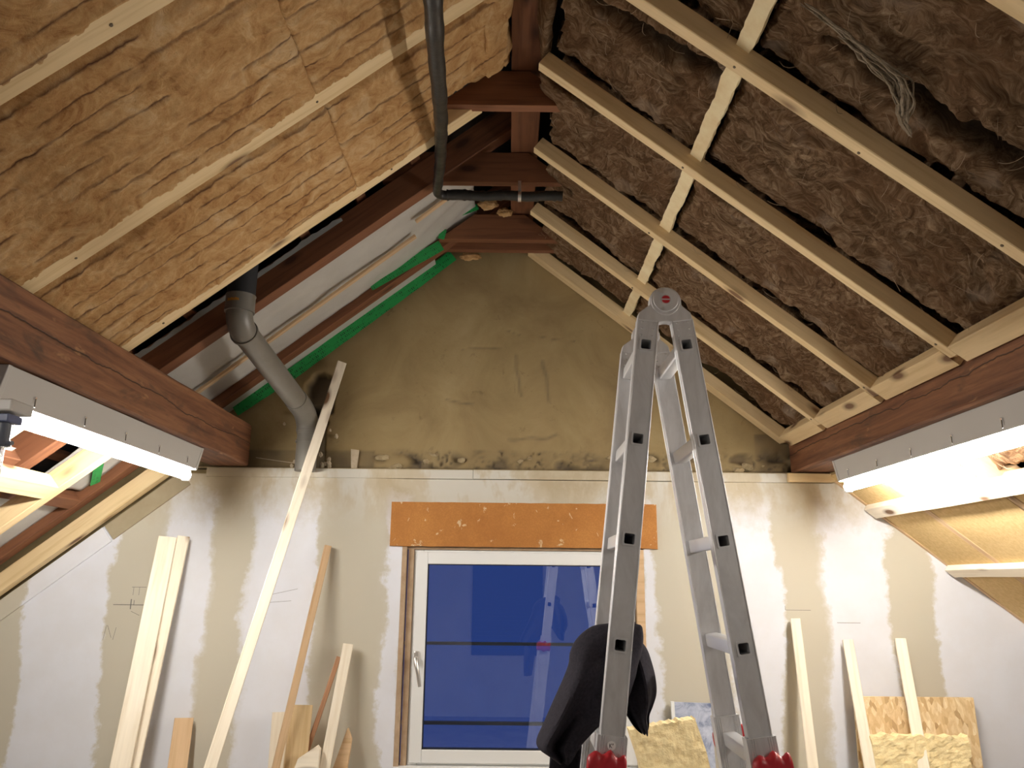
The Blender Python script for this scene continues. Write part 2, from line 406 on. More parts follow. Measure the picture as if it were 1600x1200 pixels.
# back wall: drywall below, recessed plastered gable above
wb = empty('wall_back', (XR, WY, 0)); wb['kind'] = 'structure'; WM[wb.name] = Matrix.Translation(wb.location)
OX0, OX1, OZ0, OZ1 = -.56, .700, .84, 1.925
def roofz(x, n): return Z0-SL*abs(x-XR)+n/CT
b = MB(); T = (0, .055, 0); ZL = 2.272
b.prism([(-3.9, WY, 0), (OX0, WY, 0), (OX0, WY, ZL), (-1.74, WY, ZL+.02), (-1.76, WY, Z0L-SL*1.82-.01), (-3.9, WY, Z0L-SL*3.96-.01)], T)
b.prism([(OX1, WY, 0), (3.95, WY, 0), (3.95, WY, roofz(3.95, .05)), (1.86, WY, ZL+.05), (1.72, WY, ZL), (OX1, WY, ZL)], T)
b.prism([(OX0, WY, 0), (OX1, WY, 0), (OX1, WY, OZ0), (OX0, WY, OZ0)], T)
b.prism([(OX0, WY, OZ1), (OX1, WY, OZ1), (OX1, WY, ZL), (OX0, WY, ZL)], T)
b.build('drywall', M['drywall'], wb)
b = MB(); GY = 4.265
b.box((-4.6, GY+.02, 0), (OX0-.02, GY+.14, 2.34)); b.box((OX1+.02, GY+.02, 0), (4.7, GY+.14, 2.34)); b.box((OX0-.02, GY+.02, 0), (OX1+.02, GY+.14, OZ0-.01)); b.box((OX0-.02, GY+.02, OZ1), (OX1+.02, GY+.14, 2.34))
b.build('masonry_backing', M['gable'], wb)
# gable plaster: displaced grid with crumbled lower band and a hole round the vent pipe
def seg(px, py, a, c):
    ax, ay = a; bx, by = c; dx, dy = bx-ax, by-ay; t = max(0, min(1, ((px-ax)*dx+(py-ay)*dy)/(dx*dx+dy*dy+1e-9)))
    return math.hypot(px-ax-t*dx, py-ay-t*dy), t
def gable():
    st = .0115; nx = int(3.9/st); nz = int(1.85/st); vs = []; fs = []; recess_shade = []
    for j in range(nz+1):
        for i in range(nx+1):
            x = -1.9+i*st; z = 2.30+j*st; d = 0; q = 0
            d += .006*NZ.fractal(Vector((x*2, 3, z*2)), 1, 2, 4)
            d -= .004*max(0, NZ.noise(Vector((x*7, 8, z*2.2))))
            zb = 2.445+.018*NZ.noise(Vector((x*4, 0, 7)))
            if z < zb and x > -.75:
                k = min(1, (zb-z)/.012)
                vv = NZ.noise_vector(Vector((x*16, 2, z*16)))*.35
                vd = NZ.voronoi(Vector((x*13, 0, z*24))+vv)[0]
                cr = max(0, 1-(vd[1]-vd[0])*7)*max(0, min(1, .6+NZ.noise(Vector((x*9, 7, z*9)))*1.6))
                hole = max(0, NZ.noise(Vector((x*9, 5, z*16)))-.12)*3
                d += k*(.004+.022*cr+.03*min(1, hole)); q = max(q, k*(.08+.9*cr*cr+.6*min(1, hole)))
            elif z < 2.43 and x <= -.75:
                q = max(q, .45+.3*NZ.noise(Vector((x*12, 1, z*12)))); d += .012
            if z < 2.345: q = max(q, .8); d += .02
            # chase round the pipe and the rough hole beside it
            if abs(x+1.09) < .072+.012*NZ.noise(Vector((0, 2, z*18))) and z < 2.70: d += .11; q = max(q, .75)
            hx = (x+1.06)/.085; hz = (z-2.74)/.13
            if hx*hx+hz*hz < 1+.4*NZ.noise(Vector((x*16, 6, z*16))): d += .10; q = max(q, .85)
            if x > 1.34 and z < 2.55: q = max(q, .4+.4*NZ.noise(Vector((x*14, 1, z*14))))
            for (a, c, w, amp) in (((-.1, 3.14), (.35, 3.06), .004, .004), ((-.28, 3.02), (-.05, 3.03), .006, .004), ((.0, 2.5), (.25, 2.53), .012, .006), ((-.35, 2.72), (-.2, 2.70), .010, .006), ((.18, 2.95), (.2, 2.72), .016, .007), ((.02, 2.98), (.06, 2.75), .013, -.006)):
                ds, t = seg(x+.02*NZ.noise(Vector((x*9, 4, z*9))), z+.02*NZ.noise(Vector((x*8, 9, z*8))), a, c)
                e = max(0, 1-ds/w); d += amp*e; q = max(q, .55*e)
            vs.append((x, GY+d, z)); recess_shade.append(max(0, min(1, q)))
    for j in range(nz):
        for i in range(nx):
            a = j*(nx+1)+i; x = -1.9+(i+.5)*st; z = 2.30+j*st
            if z > roofz(x, .40)+.02: continue
            fs.append((a, a+1, a+nx+2, a+nx+1))
    o = mesh('gable_plaster', vs, fs, M['gable'], wb, smooth=True)
    at = o.data.attributes.new('recess_shade', 'FLOAT', 'POINT'); at.data.foreach_set('value', recess_shade)
gable()
# loose lumps of mortar on the ledge
def lump(name, c, r, mat, parent, sq=(1, .7, .8), sd=0):
    bm = bmesh.new(); bmesh.ops.create_icosphere(bm, subdivisions=2, radius=1)
    for v in bm.verts:
        n = v.co.normalized(); k = 1+.45*NZ.noise(n*1.7+Vector((sd*3.1, sd, 0)))
        v.co = Vector((n.x*sq[0], n.y*sq[1], n.z*sq[2]))*r*k
    me = bpy.data.meshes.new(name); bm.to_mesh(me); bm.free()
    return put(name, me, mat, parent, Matrix.Translation(Vector(c)))
rs = random.Random(3)
for k in range(20):
    x = rs.uniform(-.78, 1.38); r = rs.uniform(.008, .022)
    lump('mortar_lump', (x, GY+.006+rs.random()*.01, 2.335+rs.random()*.085), r, M['stone_pale'] if rs.random() < .2 else M['stone'], wb, (1.5, .7, .9), k)
for k in range(16):
    lump('mortar_lump', (rs.choice([-1.2, -1.0])+rs.uniform(-.05, .05), GY-.02, 2.335+rs.random()*.03 if k % 2 else 2.35+rs.random()*.3), rs.uniform(.006, .014), M['stone_pale'], wb, (1, .8, 1.3), k+80)
b = MB(); b.prism([(-.865, GY-.006, 2.335), (-.835, GY-.006, 2.335), (-.828, GY-.006, 2.435), (-.872, GY-.006, 2.44)], (0, .05, 0)); b.build('stone_block', M['stone_pale'], wb)
# ledge timber strip, in three lengths
M['strip'] = M['drywall']
for (x0, x1, dz) in ((-1.62, -.20, 0), (-.198, .95, .001), (.952, 1.50, -.001)):
    b = MB(); b.box((x0, WY-.014, 2.274+dz), (x1, WY+.05, 2.322+dz)); b.build('ledge_strip', M['strip'], wb, bevel=.002)
timber('ledge_block', (1.475, WY-.012, 2.298), (1.72, WY-.012, 2.298), .05, .046, (0, 0, 1), M['pine'], wb)
b = MB(); b.box((-1.7, WY+.01, 2.322), (1.6, GY+.05, 2.328)); b.build('ledge_top', M['stone'], wb)
# sloping plasterboard strip along the lower left rake
def rake_strip(x0, x1, n0, n1, name, mat, dy=.012):
    b = MB(); p = [RP(-1, x0, WY-dy, n0), RP(-1, x1, WY-dy, n0), RP(-1, x1, WY-dy, n1), RP(-1, x0, WY-dy, n1)]
    b.prism(p, (0, dy+.005, 0)); return b.build(name, mat, wb, bevel=.001)
rake_strip(-1.76, -2.13, -.098, -.010, 'rake_board', simple('khaki_board', (.40, .34, .23), .9, 0, 6, (.34, .28, .18), .2))
rake_strip(-2.14, -3.4, -.10, -.010, 'rake_board', M['drywall'])
# pencil marks
def marks(segs, name='pencil_mark'):
    b = MB()
    for (x0, z0, x1, z1, w) in segs:
        d = Vector((x1-x0, 0, z1-z0)); n = Vector((-d.z, 0, d.x)).normalized()*w/2
        p = [Vector((x0, WY-.0012, z0)), Vector((x1, WY-.0012, z1))]
        b.add([p[0]-n, p[1]-n, p[1]+n, p[0]+n], [(0, 1, 2, 3)])
    return b.build(name, M['ink'], wb, recentre=True)
marks([(-2.03, 1.612, -1.87, 1.612, .003), (-1.94, 1.59, -1.94, 1.64, .005), (-1.925, 1.61, -1.925, 1.635, .003), (-1.945, 1.70, -1.87, 1.70, .002), (-1.935, 1.66, -1.935, 1.70, .002), (-1.905, 1.66, -1.905, 1.70, .002), (-1.935, 1.58, -1.89, 1.56, .002), (-2.06, 1.44, -2.05, 1.51, .002), (-2.045, 1.51, -2.02, 1.45, .002), (-2.01, 1.44, -2.0, 1.50, .002)])
marks([(-1.27, 1.66, -1.09, 1.70, .0015), (-1.24, 1.63, -1.12, 1.64, .0015), (1.42, 1.62, 1.55, 1.62, .002), (1.42, 1.62, 1.42, 1.64, .002), (1.68, 1.56, 1.80, 1.56, .002)])

# ------------------------------------------------------------------ window
wn = empty('window_1', (.08, WY+.05, OZ0)); wn['kind'] = 'structure'; WM[wn.name] = Matrix.Translation(wn.location)
def frame(name, x0, x1, z0, z1, w, y0, y1, mat, parent, bev=.004):
    b = MB()
    b.box((x0, y0, z0), (x0+w, y1, z1)); b.box((x1-w, y0, z0), (x1, y1, z1)); b.box((x0+w, y0, z1-w), (x1-w, y1, z1)); b.box((x0+w, y0, z0), (x1-w, y1, z0+w))
    return b.build(name, mat, parent, bevel=bev)
FX0, FX1, FZ0, FZ1 = -.500, .655, .862, 1.906
frame('window_frame', FX0, FX1, FZ0, FZ1, .05, WY+.035, WY+.10, M['white'], wn)
sash = frame('sash', FX0+.012, FX1-.012, FZ0+.012, FZ1-.012, .062, WY+.018, WY+.09, M['white'], wn)
M['gasket'] = simple('black_gasket', (.012, .012, .014), .5)
frame('gasket', FX0+.072, FX1-.072, FZ0+.072, FZ1-.072, .006, WY+.026, WY+.06, M['gasket'], sash, 0)
b = MB(); b.box((FX0+.076, WY+.045, FZ0+.076), (FX1-.076, WY+.050, FZ1-.076)); b.build('pane', M['glass'], sash)
hd = MB(); hd.box((-.479, WY+.004, 1.33), (-.452, WY+.02, 1.40)); hr = hd.build('handle_plate', M['silver'], sash, bevel=.006)
hd = MB(); hd.tube([(-.466, WY+.01, 1.365), (-.466, WY-.028, 1.365), (-.464, WY-.034, 1.355), (-.452, WY-.034, 1.30), (-.440, WY-.032, 1.235)], [.010, .010, .011, .010, .008], 12); hd.build('handle', M['silver'], hr, smooth=True)
b = MB(); b.box((OX0, WY-.002, OZ0), (OX0+.024, WY+.06, OZ1)); b.build('reveal_post', M['reveal'], wn, bevel=.002)
b = MB(); b.box((OX0+.03, WY+.022, OZ0), (FX0, WY+.09, OZ1)); b.build('reveal_board', M['reveal'], wn, bevel=.001)
b = MB(); b.box((FX1+.002, WY-.002, OZ0), (OX1, WY+.06, OZ1-.01)); b.build('reveal_post', M['pine_tan'], wn, bevel=.002)
b = MB(); b.box((OX0+.02, WY+.02, FZ1), (OX1, WY+.09, OZ1+.002)); b.build('lintel_board', M['reveal'], wn, bevel=.001)
b = MB(); b.box((OX0, WY-.01, OZ0-.02), (OX1, WY+.10, FZ0)); b.build('sill_board', M['plaster'], wn, bevel=.002)
# roller shutter casing cover above the window: orange brown board
b = MB()
def casing():
    x0, x1, z0, z1 = -.625, .772, 1.921, 2.150; P = []
    n = 40
    for i in range(n+1): P.append((x0+(x1-x0)*i/n, z0+.0035*NZ.noise(Vector((i*.9, 3, 0)))))
    P[-1] = (x1, z0-.004)
    for i in range(n+1): P.append((x1-(x1-x0)*i/n, z1+.0025*NZ.noise(Vector((i*.8, 7, 0)))))
    b.prism([(x, WY-.014, z) for x, z in P], (0, .02, 0))
casing()
o = b.build('shutter_casing', M['orange']); tag(o, 'long orange-brown roller shutter casing board above the window with scraped plaster flecks', 'casing board')
# outside rails
for i, (z, lab) in enumerate(((1.40, 'upper horizontal rail outside the window crossing the blue pane at mid height'), (.985, 'lower horizontal rail outside the window near the bottom of the pane'))):
    b = MB(); b.box((-1.2, 4.62, z), (1.6, 4.65, z+.016)); b.box((-1.2, 4.62, z-(.6 if i == 0 else z)), (-1.17, 4.65, z)); b.box((1.57, 4.62, 0 if i else .98), (1.6, 4.65, z)); o = b.build('outside_rail', simple('dim_rail_%d' % i, (.30, .26, .16), .6))
    tag(o, lab, 'rail')

# ------------------------------------------------------------------ old timbers
b0 = timber('ridge_beam', (.050, -2.6, 3.83), (.050, 4.255, 3.83), .126, .22, (0, 0, 1), M['brown'])
tag(b0, 'red-brown ridge beam running along the peak above the collar ties', 'beam')
def purlin(x0, x1, z0, z1, y0, y1, lab):
    o = timber('purlin', ((x0+x1)/2, y0, (z0+z1)/2), ((x0+x1)/2, y1, (z0+z1)/2), abs(x1-x0), z1-z0, (0, 0, 1), M['purlin'], wob=.006, chamfer=.008)
    tag(o, lab, 'beam'); return o
purlin(-1.61, -1.400, 2.335, 2.555, -2.6, 4.19, 'thick aged brown purlin beam with a long crack, left side above the lit tube')
purlin(1.520, 1.73, 2.330, 2.535, -2.6, 4.25, 'thick aged brown purlin beam with dark stains, right side above the lit tube')
def rafter(y0, y1, xa, xb, lab, h=.125, n0=.225):
    yc = (y0+y1)/2
    o = timber('rafter', RL(xa, yc, n0+h/2), RL(xb, yc, n0+h/2), y1-y0, h, NR[-1], M['brown'], s0=-.787, s1=0)
    tag(o, lab, 'rafter'); return o
rafter(3.335, 3.415, .10, -3.6, 'exposed red-brown rafter behind the grey vent pipe, nearer of the two bare ones')
rafter(4.045, 4.125, .10, -3.6, 'exposed red-brown rafter against the gable edged by green tape')
for i, y in enumerate((2.62,)):
    pass
def tie(x0, x1, y, z, h, th, lab, sl0=1, sl1=1):
    """plank on edge, ends cut to the roof slope"""
    t0 = (x0 if not sl0 else x0); k = h/SL
    b = MB(); p = [(x0, y, z), (x1, y, z), (x1-(k if sl1 else 0), y, z+h), (x0+(k if sl0 else 0), y, z+h)]
    b.prism(p, (0, th, 0)); o = b.build('collar_tie', M['brown_x'], bevel=.002); tag(o, lab, 'tie plank', 'collar ties under the ridge'); return o
def brownx():
    m = M['brown'].copy(); m.name = 'red_brown_plank'; M['brown_x'] = m
brownx()
tie(-.30, .258, 2.73, 3.56, .155, .045, 'nearest red-brown collar tie plank, highest in view, left end under amber wool')
tie(-.615, .268, 3.345, 3.56, .155, .040, 'widest red-brown collar tie plank, directly above the horizontal black pipe')
tie(-.405, .255, 3.985, 3.56, .15, .045, 'red-brown collar tie plank with green tape at its left end')
tie(-.405, .282, 4.12, 3.558, .15, .04, 'rearmost red-brown collar tie plank hard against the gable', )
# small wool tufts at the top of the gable
def tuft(c, r, lab, sd, sq=(1.4, .6, 1)):
    bm = bmesh.new(); bmesh.ops.create_icosphere(bm, subdivisions=4, radius=1)
    for v in bm.verts:
        n = v.co.normalized(); k = 1+.4*NZ.fractal(n*1.6+Vector((sd*5, 0, 0)), 1, 2, 5)
        v.co = Vector((n.x*sq[0], n.y*sq[1], n.z*sq[2]))*r*k
    me = bpy.data.meshes.new('wool_tuft'); bm.to_mesh(me); bm.free()
    o = put('wool_tuft', me, M['wool_left'], None, Matrix.Translation(Vector(c)), True); tag(o, lab, 'insulation'); return o
tuft((-.135, 3.93, 3.745), .034, 'yellow wool tuft below the horizontal black pipe', 1)
tuft((-.045, 3.94, 3.70), .026, 'small tan wool tuft right of the larger yellow tuft, above third tie plank', 2)
tuft((-.245, 4.19, 3.548), .032, 'amber wool tuft poking below the rearmost tie plank', 3, (1.7, .5, .8))

# noggins between the bare rafters under the left purlin
def nog(x, y0, y1, n0, h, w, mat, lab):
    Q = RL if n0 > .1 else (lambda x, y, n: RP(-1, x, y, n))
    o = timber('noggin', Q(x, y0, n0+h/2), Q(x, y1, n0+h/2), w, h, NR[-1], mat); tag(o, lab, 'noggin'); return o
nog(-2.14, 3.42, 4.04, .225, .11, .07, M['brown'], 'short brown noggin between the bare rafters below the left tube')
nog(-2.02, 2.70, 3.33, .24, .11, .06, M['brown'], 'short dark brown noggin behind the new noggin at the lower left')
nog(-2.02, 2.885, 3.478, .0, .075, .085, M['pine'], 'short new spruce noggin between the lower left battens')

# vapour membrane between the bare rafters, with lath under it
def membrane(name, xa, xb, ya, yb, n, lab, cols=60, rows=26, amp=.010, edge=None, sag=.0):
    vs = []; fs = []
    for i in range(cols+1):
        for j in range(rows+1):
            t = i/cols; u = j/rows; x = xa+(xb-xa)*t; y = ya+(yb-ya)*u
            if edge and j == rows: y += edge*NZ.noise(Vector((x*6, 2, 1)))
            d = amp*NZ.fractal(Vector((x*3, y*5, 1)), 1, 2, 3)+sag*math.sin(math.pi*u)
            if x > -.75: d += -.02*abs(math.sin((x*1.0+y*2.2)*9))*max(0, (x+.75))
            vs.append(RL(x, y, n-d))
    for i in range(cols):
        for j in range(rows):
            a = i*(rows+1)+j; fs.append((a, a+1, a+rows+2, a+rows+1))
    o = mesh(name, vs, fs, M['membrane'], smooth=True); sm = o.modifiers.new('thick', 'SOLIDIFY'); sm.thickness = .0012
    tag(o, lab, 'membrane'); return o
membrane('vapour_membrane', -.10, -1.80, 3.412, 4.040, .268, 'white vapour membrane stretched between the bare rafters above the grey pipe', 90, 26, .012)
membrane('vapour_membrane', -2.18, -3.4, 3.412, 4.05, .27, 'white membrane strip between lower left battens, below the brown noggin')
membrane('vapour_membrane', -1.84, -2.09, 3.62, 4.03, .27, 'torn white membrane flap with green tape, under the far end of left tube', 20, 14, .02)
membrane('vapour_membrane', -1.98, -2.08, 2.95, 3.30, .28, 'small white membrane patch beside the chrome lamp stand', 8, 8, .006)
membrane('vapour_membrane', -2.2, -3.3, 2.75, 3.33, .30, 'white membrane strip at the left edge under the lower battens')
o = timber('membrane_lath', RL(-.42, 3.745, .238), RL(-1.75, 3.80, .238), .028, .016, NR[-1], M['pine_tan']); tag(o, 'thin tan lath running down the middle of the white membrane', 'lath')
o = timber('membrane_lath', RL(-.22, 3.60, .245), RL(-.40, 3.62, .245), .03, .012, NR[-1], M['pine_tan']); tag(o, 'short tan lath piece on the membrane beside the black pipe bend', 'lath')
def torn_edge(y, n, x0, x1, lab):
    vs = []; fs = []; c = 150
    for i in range(c+1):
        x = x0+(x1-x0)*i/c; h = .016+.018*max(0, NZ.noise(Vector((x*7, 1, 5))))+.010*NZ.noise(Vector((x*30, 1, 2)))
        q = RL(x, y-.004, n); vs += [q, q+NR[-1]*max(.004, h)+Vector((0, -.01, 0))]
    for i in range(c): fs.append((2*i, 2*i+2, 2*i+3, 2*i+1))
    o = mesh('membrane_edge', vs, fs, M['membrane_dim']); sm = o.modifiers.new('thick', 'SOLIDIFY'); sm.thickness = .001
    tag(o, lab, 'membrane'); return o
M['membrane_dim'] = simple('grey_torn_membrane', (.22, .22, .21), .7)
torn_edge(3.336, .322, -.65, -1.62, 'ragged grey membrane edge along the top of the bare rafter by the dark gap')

# tapes
def tape(path, w, nrm, name, parent=None):
    vs = []; fs = []; acc = 0; P = [Vector(p) for p in path]; nrm = Vector(nrm).normalized()
    pts = []
    for a, c in zip(P[:-1], P[1:]):
        n = max(1, int((c-a).length/.03))
        for i in range(n): pts.append(a.lerp(c, i/n))
    pts.append(P[-1]); X = (P[-1]-P[0]).normalized(); Z = nrm; Yv = Z.cross(X).normalized(); Z = X.cross(Yv)
    m = Matrix((X, Yv, Z)).transposed().to_4x4(); m.translation = P[0]; mi = m.inverted()
    for i, p in enumerate(pts):
        d = (pts[min(i+1, len(pts)-1)]-pts[max(0, i-1)]).normalized(); s = nrm.cross(d).normalized()
        j = .002*NZ.noise(p*14); k = .0015*NZ.noise(p*30)
        vs += [mi@(p-s*(w/2+j)), mi@(p+nrm*k), mi@(p+s*(w/2+k))]
    for i in range(len(pts)-1):
        for q in (0, 1): fs.append((3*i+q, 3*i+q+1, 3*i+q+4, 3*i+q+3))
    me = bpy.data.meshes.new(name); me.from_pydata(vs, [], fs)
    o = put(name, me, M['tape'], parent, m); sm = o.modifiers.new('thick', 'SOLIDIFY'); sm.thickness = .0008; sm.offset = 0
    return o
o = tape([(-1.515, 4.228, 2.640), (-1.20, 4.228, 2.868), (-.65, 4.228, 3.315), (-.345, 4.228, 3.570)], .068, (0, -1, -.05), 'green_tape'); tag(o, 'green printed tape sealing the gable along the lowest bare rafter', 'tape')
w_ = MB(); 
o = tape([(-.775, 4.026, 3.300), (-.394, 4.026, 3.542)], .062, (0, -1, 0), 'green_tape'); tag(o, 'green printed tape along the membrane lower edge left of the tie planks', 'tape')
o = tape([(-.392, 3.974, 3.556), (-.380, 3.974, 3.60), (-.415, 3.974, 3.655), (-.405, 3.974, 3.69)], .036, (0, -1, 0), 'green_tape'); tag(o, 'kinked vertical green tape piece at the third tie plank end', 'tape')
o = tape([(-.375, 3.97, 3.672), (-.195, 3.97, 3.748)], .034, (0, -1, 0), 'green_tape'); tag(o, 'short green tape piece on the membrane just under the black pipe', 'tape')
o = tape([RL(-1.90, 3.80, .252), RL(-2.03, 4.03, .252)], .05, -NR[-1], 'green_tape'); tag(o, 'green tape cross piece on the membrane flap below the left tube', 'tape')
# thin white strip between rafter and tape
b = MB(); b.prism([RL(-.36, 4.13, .235), RL(-1.75, 4.13, .235), RL(-1.75, 4.26, .240), RL(-.36, 4.26, .240)], NR[-1]*.003)
o = b.build('membrane_strip', M['membrane']); tag(o, 'narrow white membrane strip between lowest bare rafter and green tape', 'membrane')

# ------------------------------------------------------------------ new battens
def screw_heads(parent, pts, nrm):
    for p in pts:
        b = MB(); n = Vector(nrm).normalized(); b.tube([Vector(p)-n*.0005, Vector(p)+n*.002], [.0048, .004], 10); b.build('screw', M['screw'], parent)
BH = .062; BW = .045
def batten(side, x0, x1, y, w, lab, grp, mat='pine', h=BH, n0=0.0, s0=None, s1=None, name='batten', screws=()):
    a = RP(side, x0, y, n0+h/2); c = RP(side, x1, y, n0+h/2)
    o = timber(name, a, c, w, h, NR[side], M[mat], s0=(0 if s0 is None else s0), s1=(SL if s1 is None else s1), wob=.002)
    tag(o, lab, 'batten', grp)
    screw_heads(o, [RP(side, sx, y+sy, n0-.0005) for sx, sy in screws], -NR[side])
    return o
GR = 'new battens up the right roof slope'; GL = 'new battens up the left roof slope'
for (y, lab, scr) in ((1.335, 'new spruce batten cutting the top right corner of the photo', ()),
                 (1.935, 'new spruce batten, highest long one on the right slope, above the foam lath', ((.62, 0), (.95, .01), (1.3, 0))),
                 (2.52, 'new spruce batten whose square cut end hangs in front of the nearest tie plank', ((.60, 0), (1.42, 0))),
                 (3.095, 'new spruce batten whose upper end meets the second tie plank on the right slope', ((.58, 0), (1.43, 0))),
                 (3.70, 'new spruce batten passing right behind the ladder hinge from the third tie plank', ((.60, 0), (1.44, 0))),
                 (4.205, 'last new spruce batten lying along the gable on the right slope', ((.7, 0),))):
    w = BW if y < 4.2 else .085
    batten(1, .088, 1.492, y if y < 4.2 else 4.215, w, lab, GR, screws=scr)
for (y, lab, scr) in ((.968, 'new spruce batten on the left slope nearest the camera', ()),
                 (1.543, 'new spruce batten crossing the top left corner, half hidden by ragged wool', ((-.92, 0),)),
                 (2.186, 'new spruce batten down the middle of the amber wool on the left slope', ((-1.3, 0), (-.62, 0))),
                 (2.797, 'new spruce batten at the open edge of the amber wool beside the dark gap', ((-1.3, 0), (-.48, 0)))):
    batten(-1, -.03 if y < 2.5 else -.13, -1.46, y, .071, lab, GL, screws=scr)
# ledger along right purlin: blocks between battens
for i, (y0, y1) in enumerate(((-.5, 1.31), (1.36, 1.912), (1.958, 2.497), (2.543, 3.072), (3.118, 3.677), (3.723, 4.172))):
    o = timber('ledger_block', RP(1, 1.474, y0, BH/2), RP(1, 1.474, y1, BH/2), .078, BH, NR[1], M['pine'])
    tag(o, ['spruce ledger piece on the right purlin, above the camera', 'spruce ledger piece on the right purlin at the photo edge', 'spruce ledger piece on the right purlin, nearest full one at the right edge',
            'spruce ledger piece on the right purlin, third from the gable', 'spruce ledger piece on the right purlin, second from the gable', 'spruce ledger piece on the right purlin touching the gable'][i], 'ledger', 'ledger pieces along the right purlin')
# lower battens, left
for (y, x0, lab) in ((4.150, -1.70, 'lower left spruce batten nearest the gable, running under the tube to the left edge'),
                 (3.510, -1.70, 'lower left spruce batten with a pencilled number, second from the gable'),
                 (2.850, -1.68, 'lower left spruce batten beside the chrome lamp stand')):
    batten(-1, x0, -3.45, y, .06, lab, 'new battens below the left purlin', h=.085)
# foam lath (light yellow) crossing behind the right battens
vs = []; fs = []; ys = [ -0.6+i*.02 for i in range(int(4.8/.02))]
for i, y in enumerate(ys):
    w0 = .019+.005*NZ.noise(Vector((y*9, 1, 0)))+.003*NZ.noise(Vector((y*40, 1, 0))); w1 = .020+.006*NZ.noise(Vector((y*8, 7, 0)))+.004*NZ.noise(Vector((y*37, 5, 0)))
    xc = .612
    for (dx, n) in ((-w0, .064), (-w0, .045), (w1, .043), (w1, .064)): vs.append(RP(1, xc+dx, y, n))
for i in range(len(ys)-1):
    for k in range(4): fs.append((4*i+k, 4*i+(k+1) % 4, 4*i+4+(k+1) % 4, 4*i+4+k))
o = mesh('foam_strip', vs, fs, M['foam']); tag(o, 'pale yellow foam-covered lath crossing behind all the right slope battens', 'lath')

# ------------------------------------------------------------------ mineral wool
def wisps(parent, side, xa, xb, ya, yb, n0, cnt, seed, mat):
    r = random.Random(seed); b = MB()
    for k in range(cnt):
        x = r.uniform(xa, xb); y = r.uniform(ya+.02, yb-.02); a = r.uniform(0, 6.28); L = r.uniform(.02, .08); cur = r.uniform(-9, 9); pts = []
        h = r.uniform(.002, .014)
        for i in range(8):
            pts.append(RP(side, x, y, n0-h*math.sin(i/7*math.pi)-.004)); x += math.cos(a)*L/7*CT; y += math.sin(a)*L/7; a += cur*L/7
            x = min(max(x, min(xa, xb)), max(xa, xb)); y = min(max(y, ya), yb)
        b.tube(pts, [.0003]+[r.uniform(.0004, .0009)]*6+[.0003], 3, False)
    o = b.build('loose_fibres', mat, parent); o['kind'] = 'stuff'; return o
def batt_right(xa, xb, ya, yb, n0, lab, seed, carve=(), amp=.017, st=.0085, grp='brown wool batts on the right slope', rag=True):
    nx = int(abs(xb-xa)/CT/st); ny = int((yb-ya)/st); vs = []; fs = []; groove_dark = [0]; ol = []
    def f(x, y):
        groove_dark[0] = 0; q = Vector((x*5, y*7, seed*3.3)); wv = NZ.noise_vector(q*.8)*.9
        s = NZ.turbulence(Vector((x*6, y*15, seed*1.7))+wv*1.6, 5, False, noise_basis='PERLIN_ORIGINAL', amplitude_scale=.62, frequency_scale=2.0)
        big = NZ.noise(Vector((x*3, y*4, seed)))
        d = amp*(s-.55)*1.6+.018*big
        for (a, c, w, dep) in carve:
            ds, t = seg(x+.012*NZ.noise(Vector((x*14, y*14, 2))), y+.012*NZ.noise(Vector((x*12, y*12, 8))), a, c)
            e = max(0, 1-ds/(w*(math.sin(math.pi*(.08+.84*t))**.7))); d -= dep*min(1, 1.6*e); groove_dark[0] = max(groove_dark[0], min(1, 1.8*e))
        return d
    for i in range(nx+1):
        for j in range(ny+1):
            x = xa+(xb-xa)*i/nx; y = ya+(yb-ya)*j/ny
            e = min(abs(x-xa)/CT if xa > .2 else 9, abs(xb-x)/CT, (y-ya), (yb-y))
            rr = .5+.5*NZ.noise(Vector((x*16, y*16, seed+9)))
            d = f(x, y); n = n0-d
            if e < .02: n += (1-e/.02)*.016*rr*2
            vs.append(RP(1, x, y, max(.004, n))); ol.append(groove_dark[0]*.9)
    for i in range(nx):
        for j in range(ny):
            a = i*(ny+1)+j; fs.append((a, a+1, a+ny+2, a+ny+1))
    o = mesh('insulation_batt', vs, fs, M['wool_right'], smooth=True); tag(o, lab, 'insulation', grp)
    at = o.data.attributes.new('groove_dark', 'FLOAT', 'POINT'); at.data.foreach_set('value', ol)
    sm = o.modifiers.new('body', 'SOLIDIFY'); sm.thickness = .09; sm.offset = -1
    # keep body on the outer side
    if o.data.polygons[0].normal.z > 0:
        o.data.flip_normals()
    wisps(o, 1, xa, xb, ya, yb, n0-.008, int(34*abs(xb-xa)*(yb-ya)/.3)+8, seed, M['wisp'])
    return o
NW = .060
names = [('left of the foam lath', 'right of the foam lath')]
ysb = [(-.2, 1.312), (1.358, 1.912), (1.958, 2.497), (2.543, 3.072), (3.118, 3.677), (3.723, 4.16)]
labs = ['brown wool batt above the camera', 'brown wool batt along the top edge of the photo', 'brown wool batt', 'brown wool batt', 'brown wool batt', 'brown wool batt']
place = ['in the nearest bay', 'in the top edge bay', 'in the bay under the highest long batten', 'in the bay beside the second tie plank', 'in the bay above the ladder hinge', 'in the last bay against the gable']
for i, (y0, y1) in enumerate(ysb):
    cvU = []; cvL = []
    if i == 1: cvL = [((.76, 1.755), (1.36, 1.775), .040, .06)]
    if i == 2: cvU = [((.20, 2.15), (.57, 2.135), .060, .07)]
    if i == 3: cvL = [((.66, 2.60), (.8, 2.66), .04, .04)]
    batt_right(.115, .592, y0, y1, NW, 'swirled wool batt left of the foam lath, %s' % place[i], i*2+1, cvU)
    batt_right(.632, 1.49, y0, y1, NW, 'swirled wool batt right of the foam lath, %s' % place[i], i*2+2, cvL)

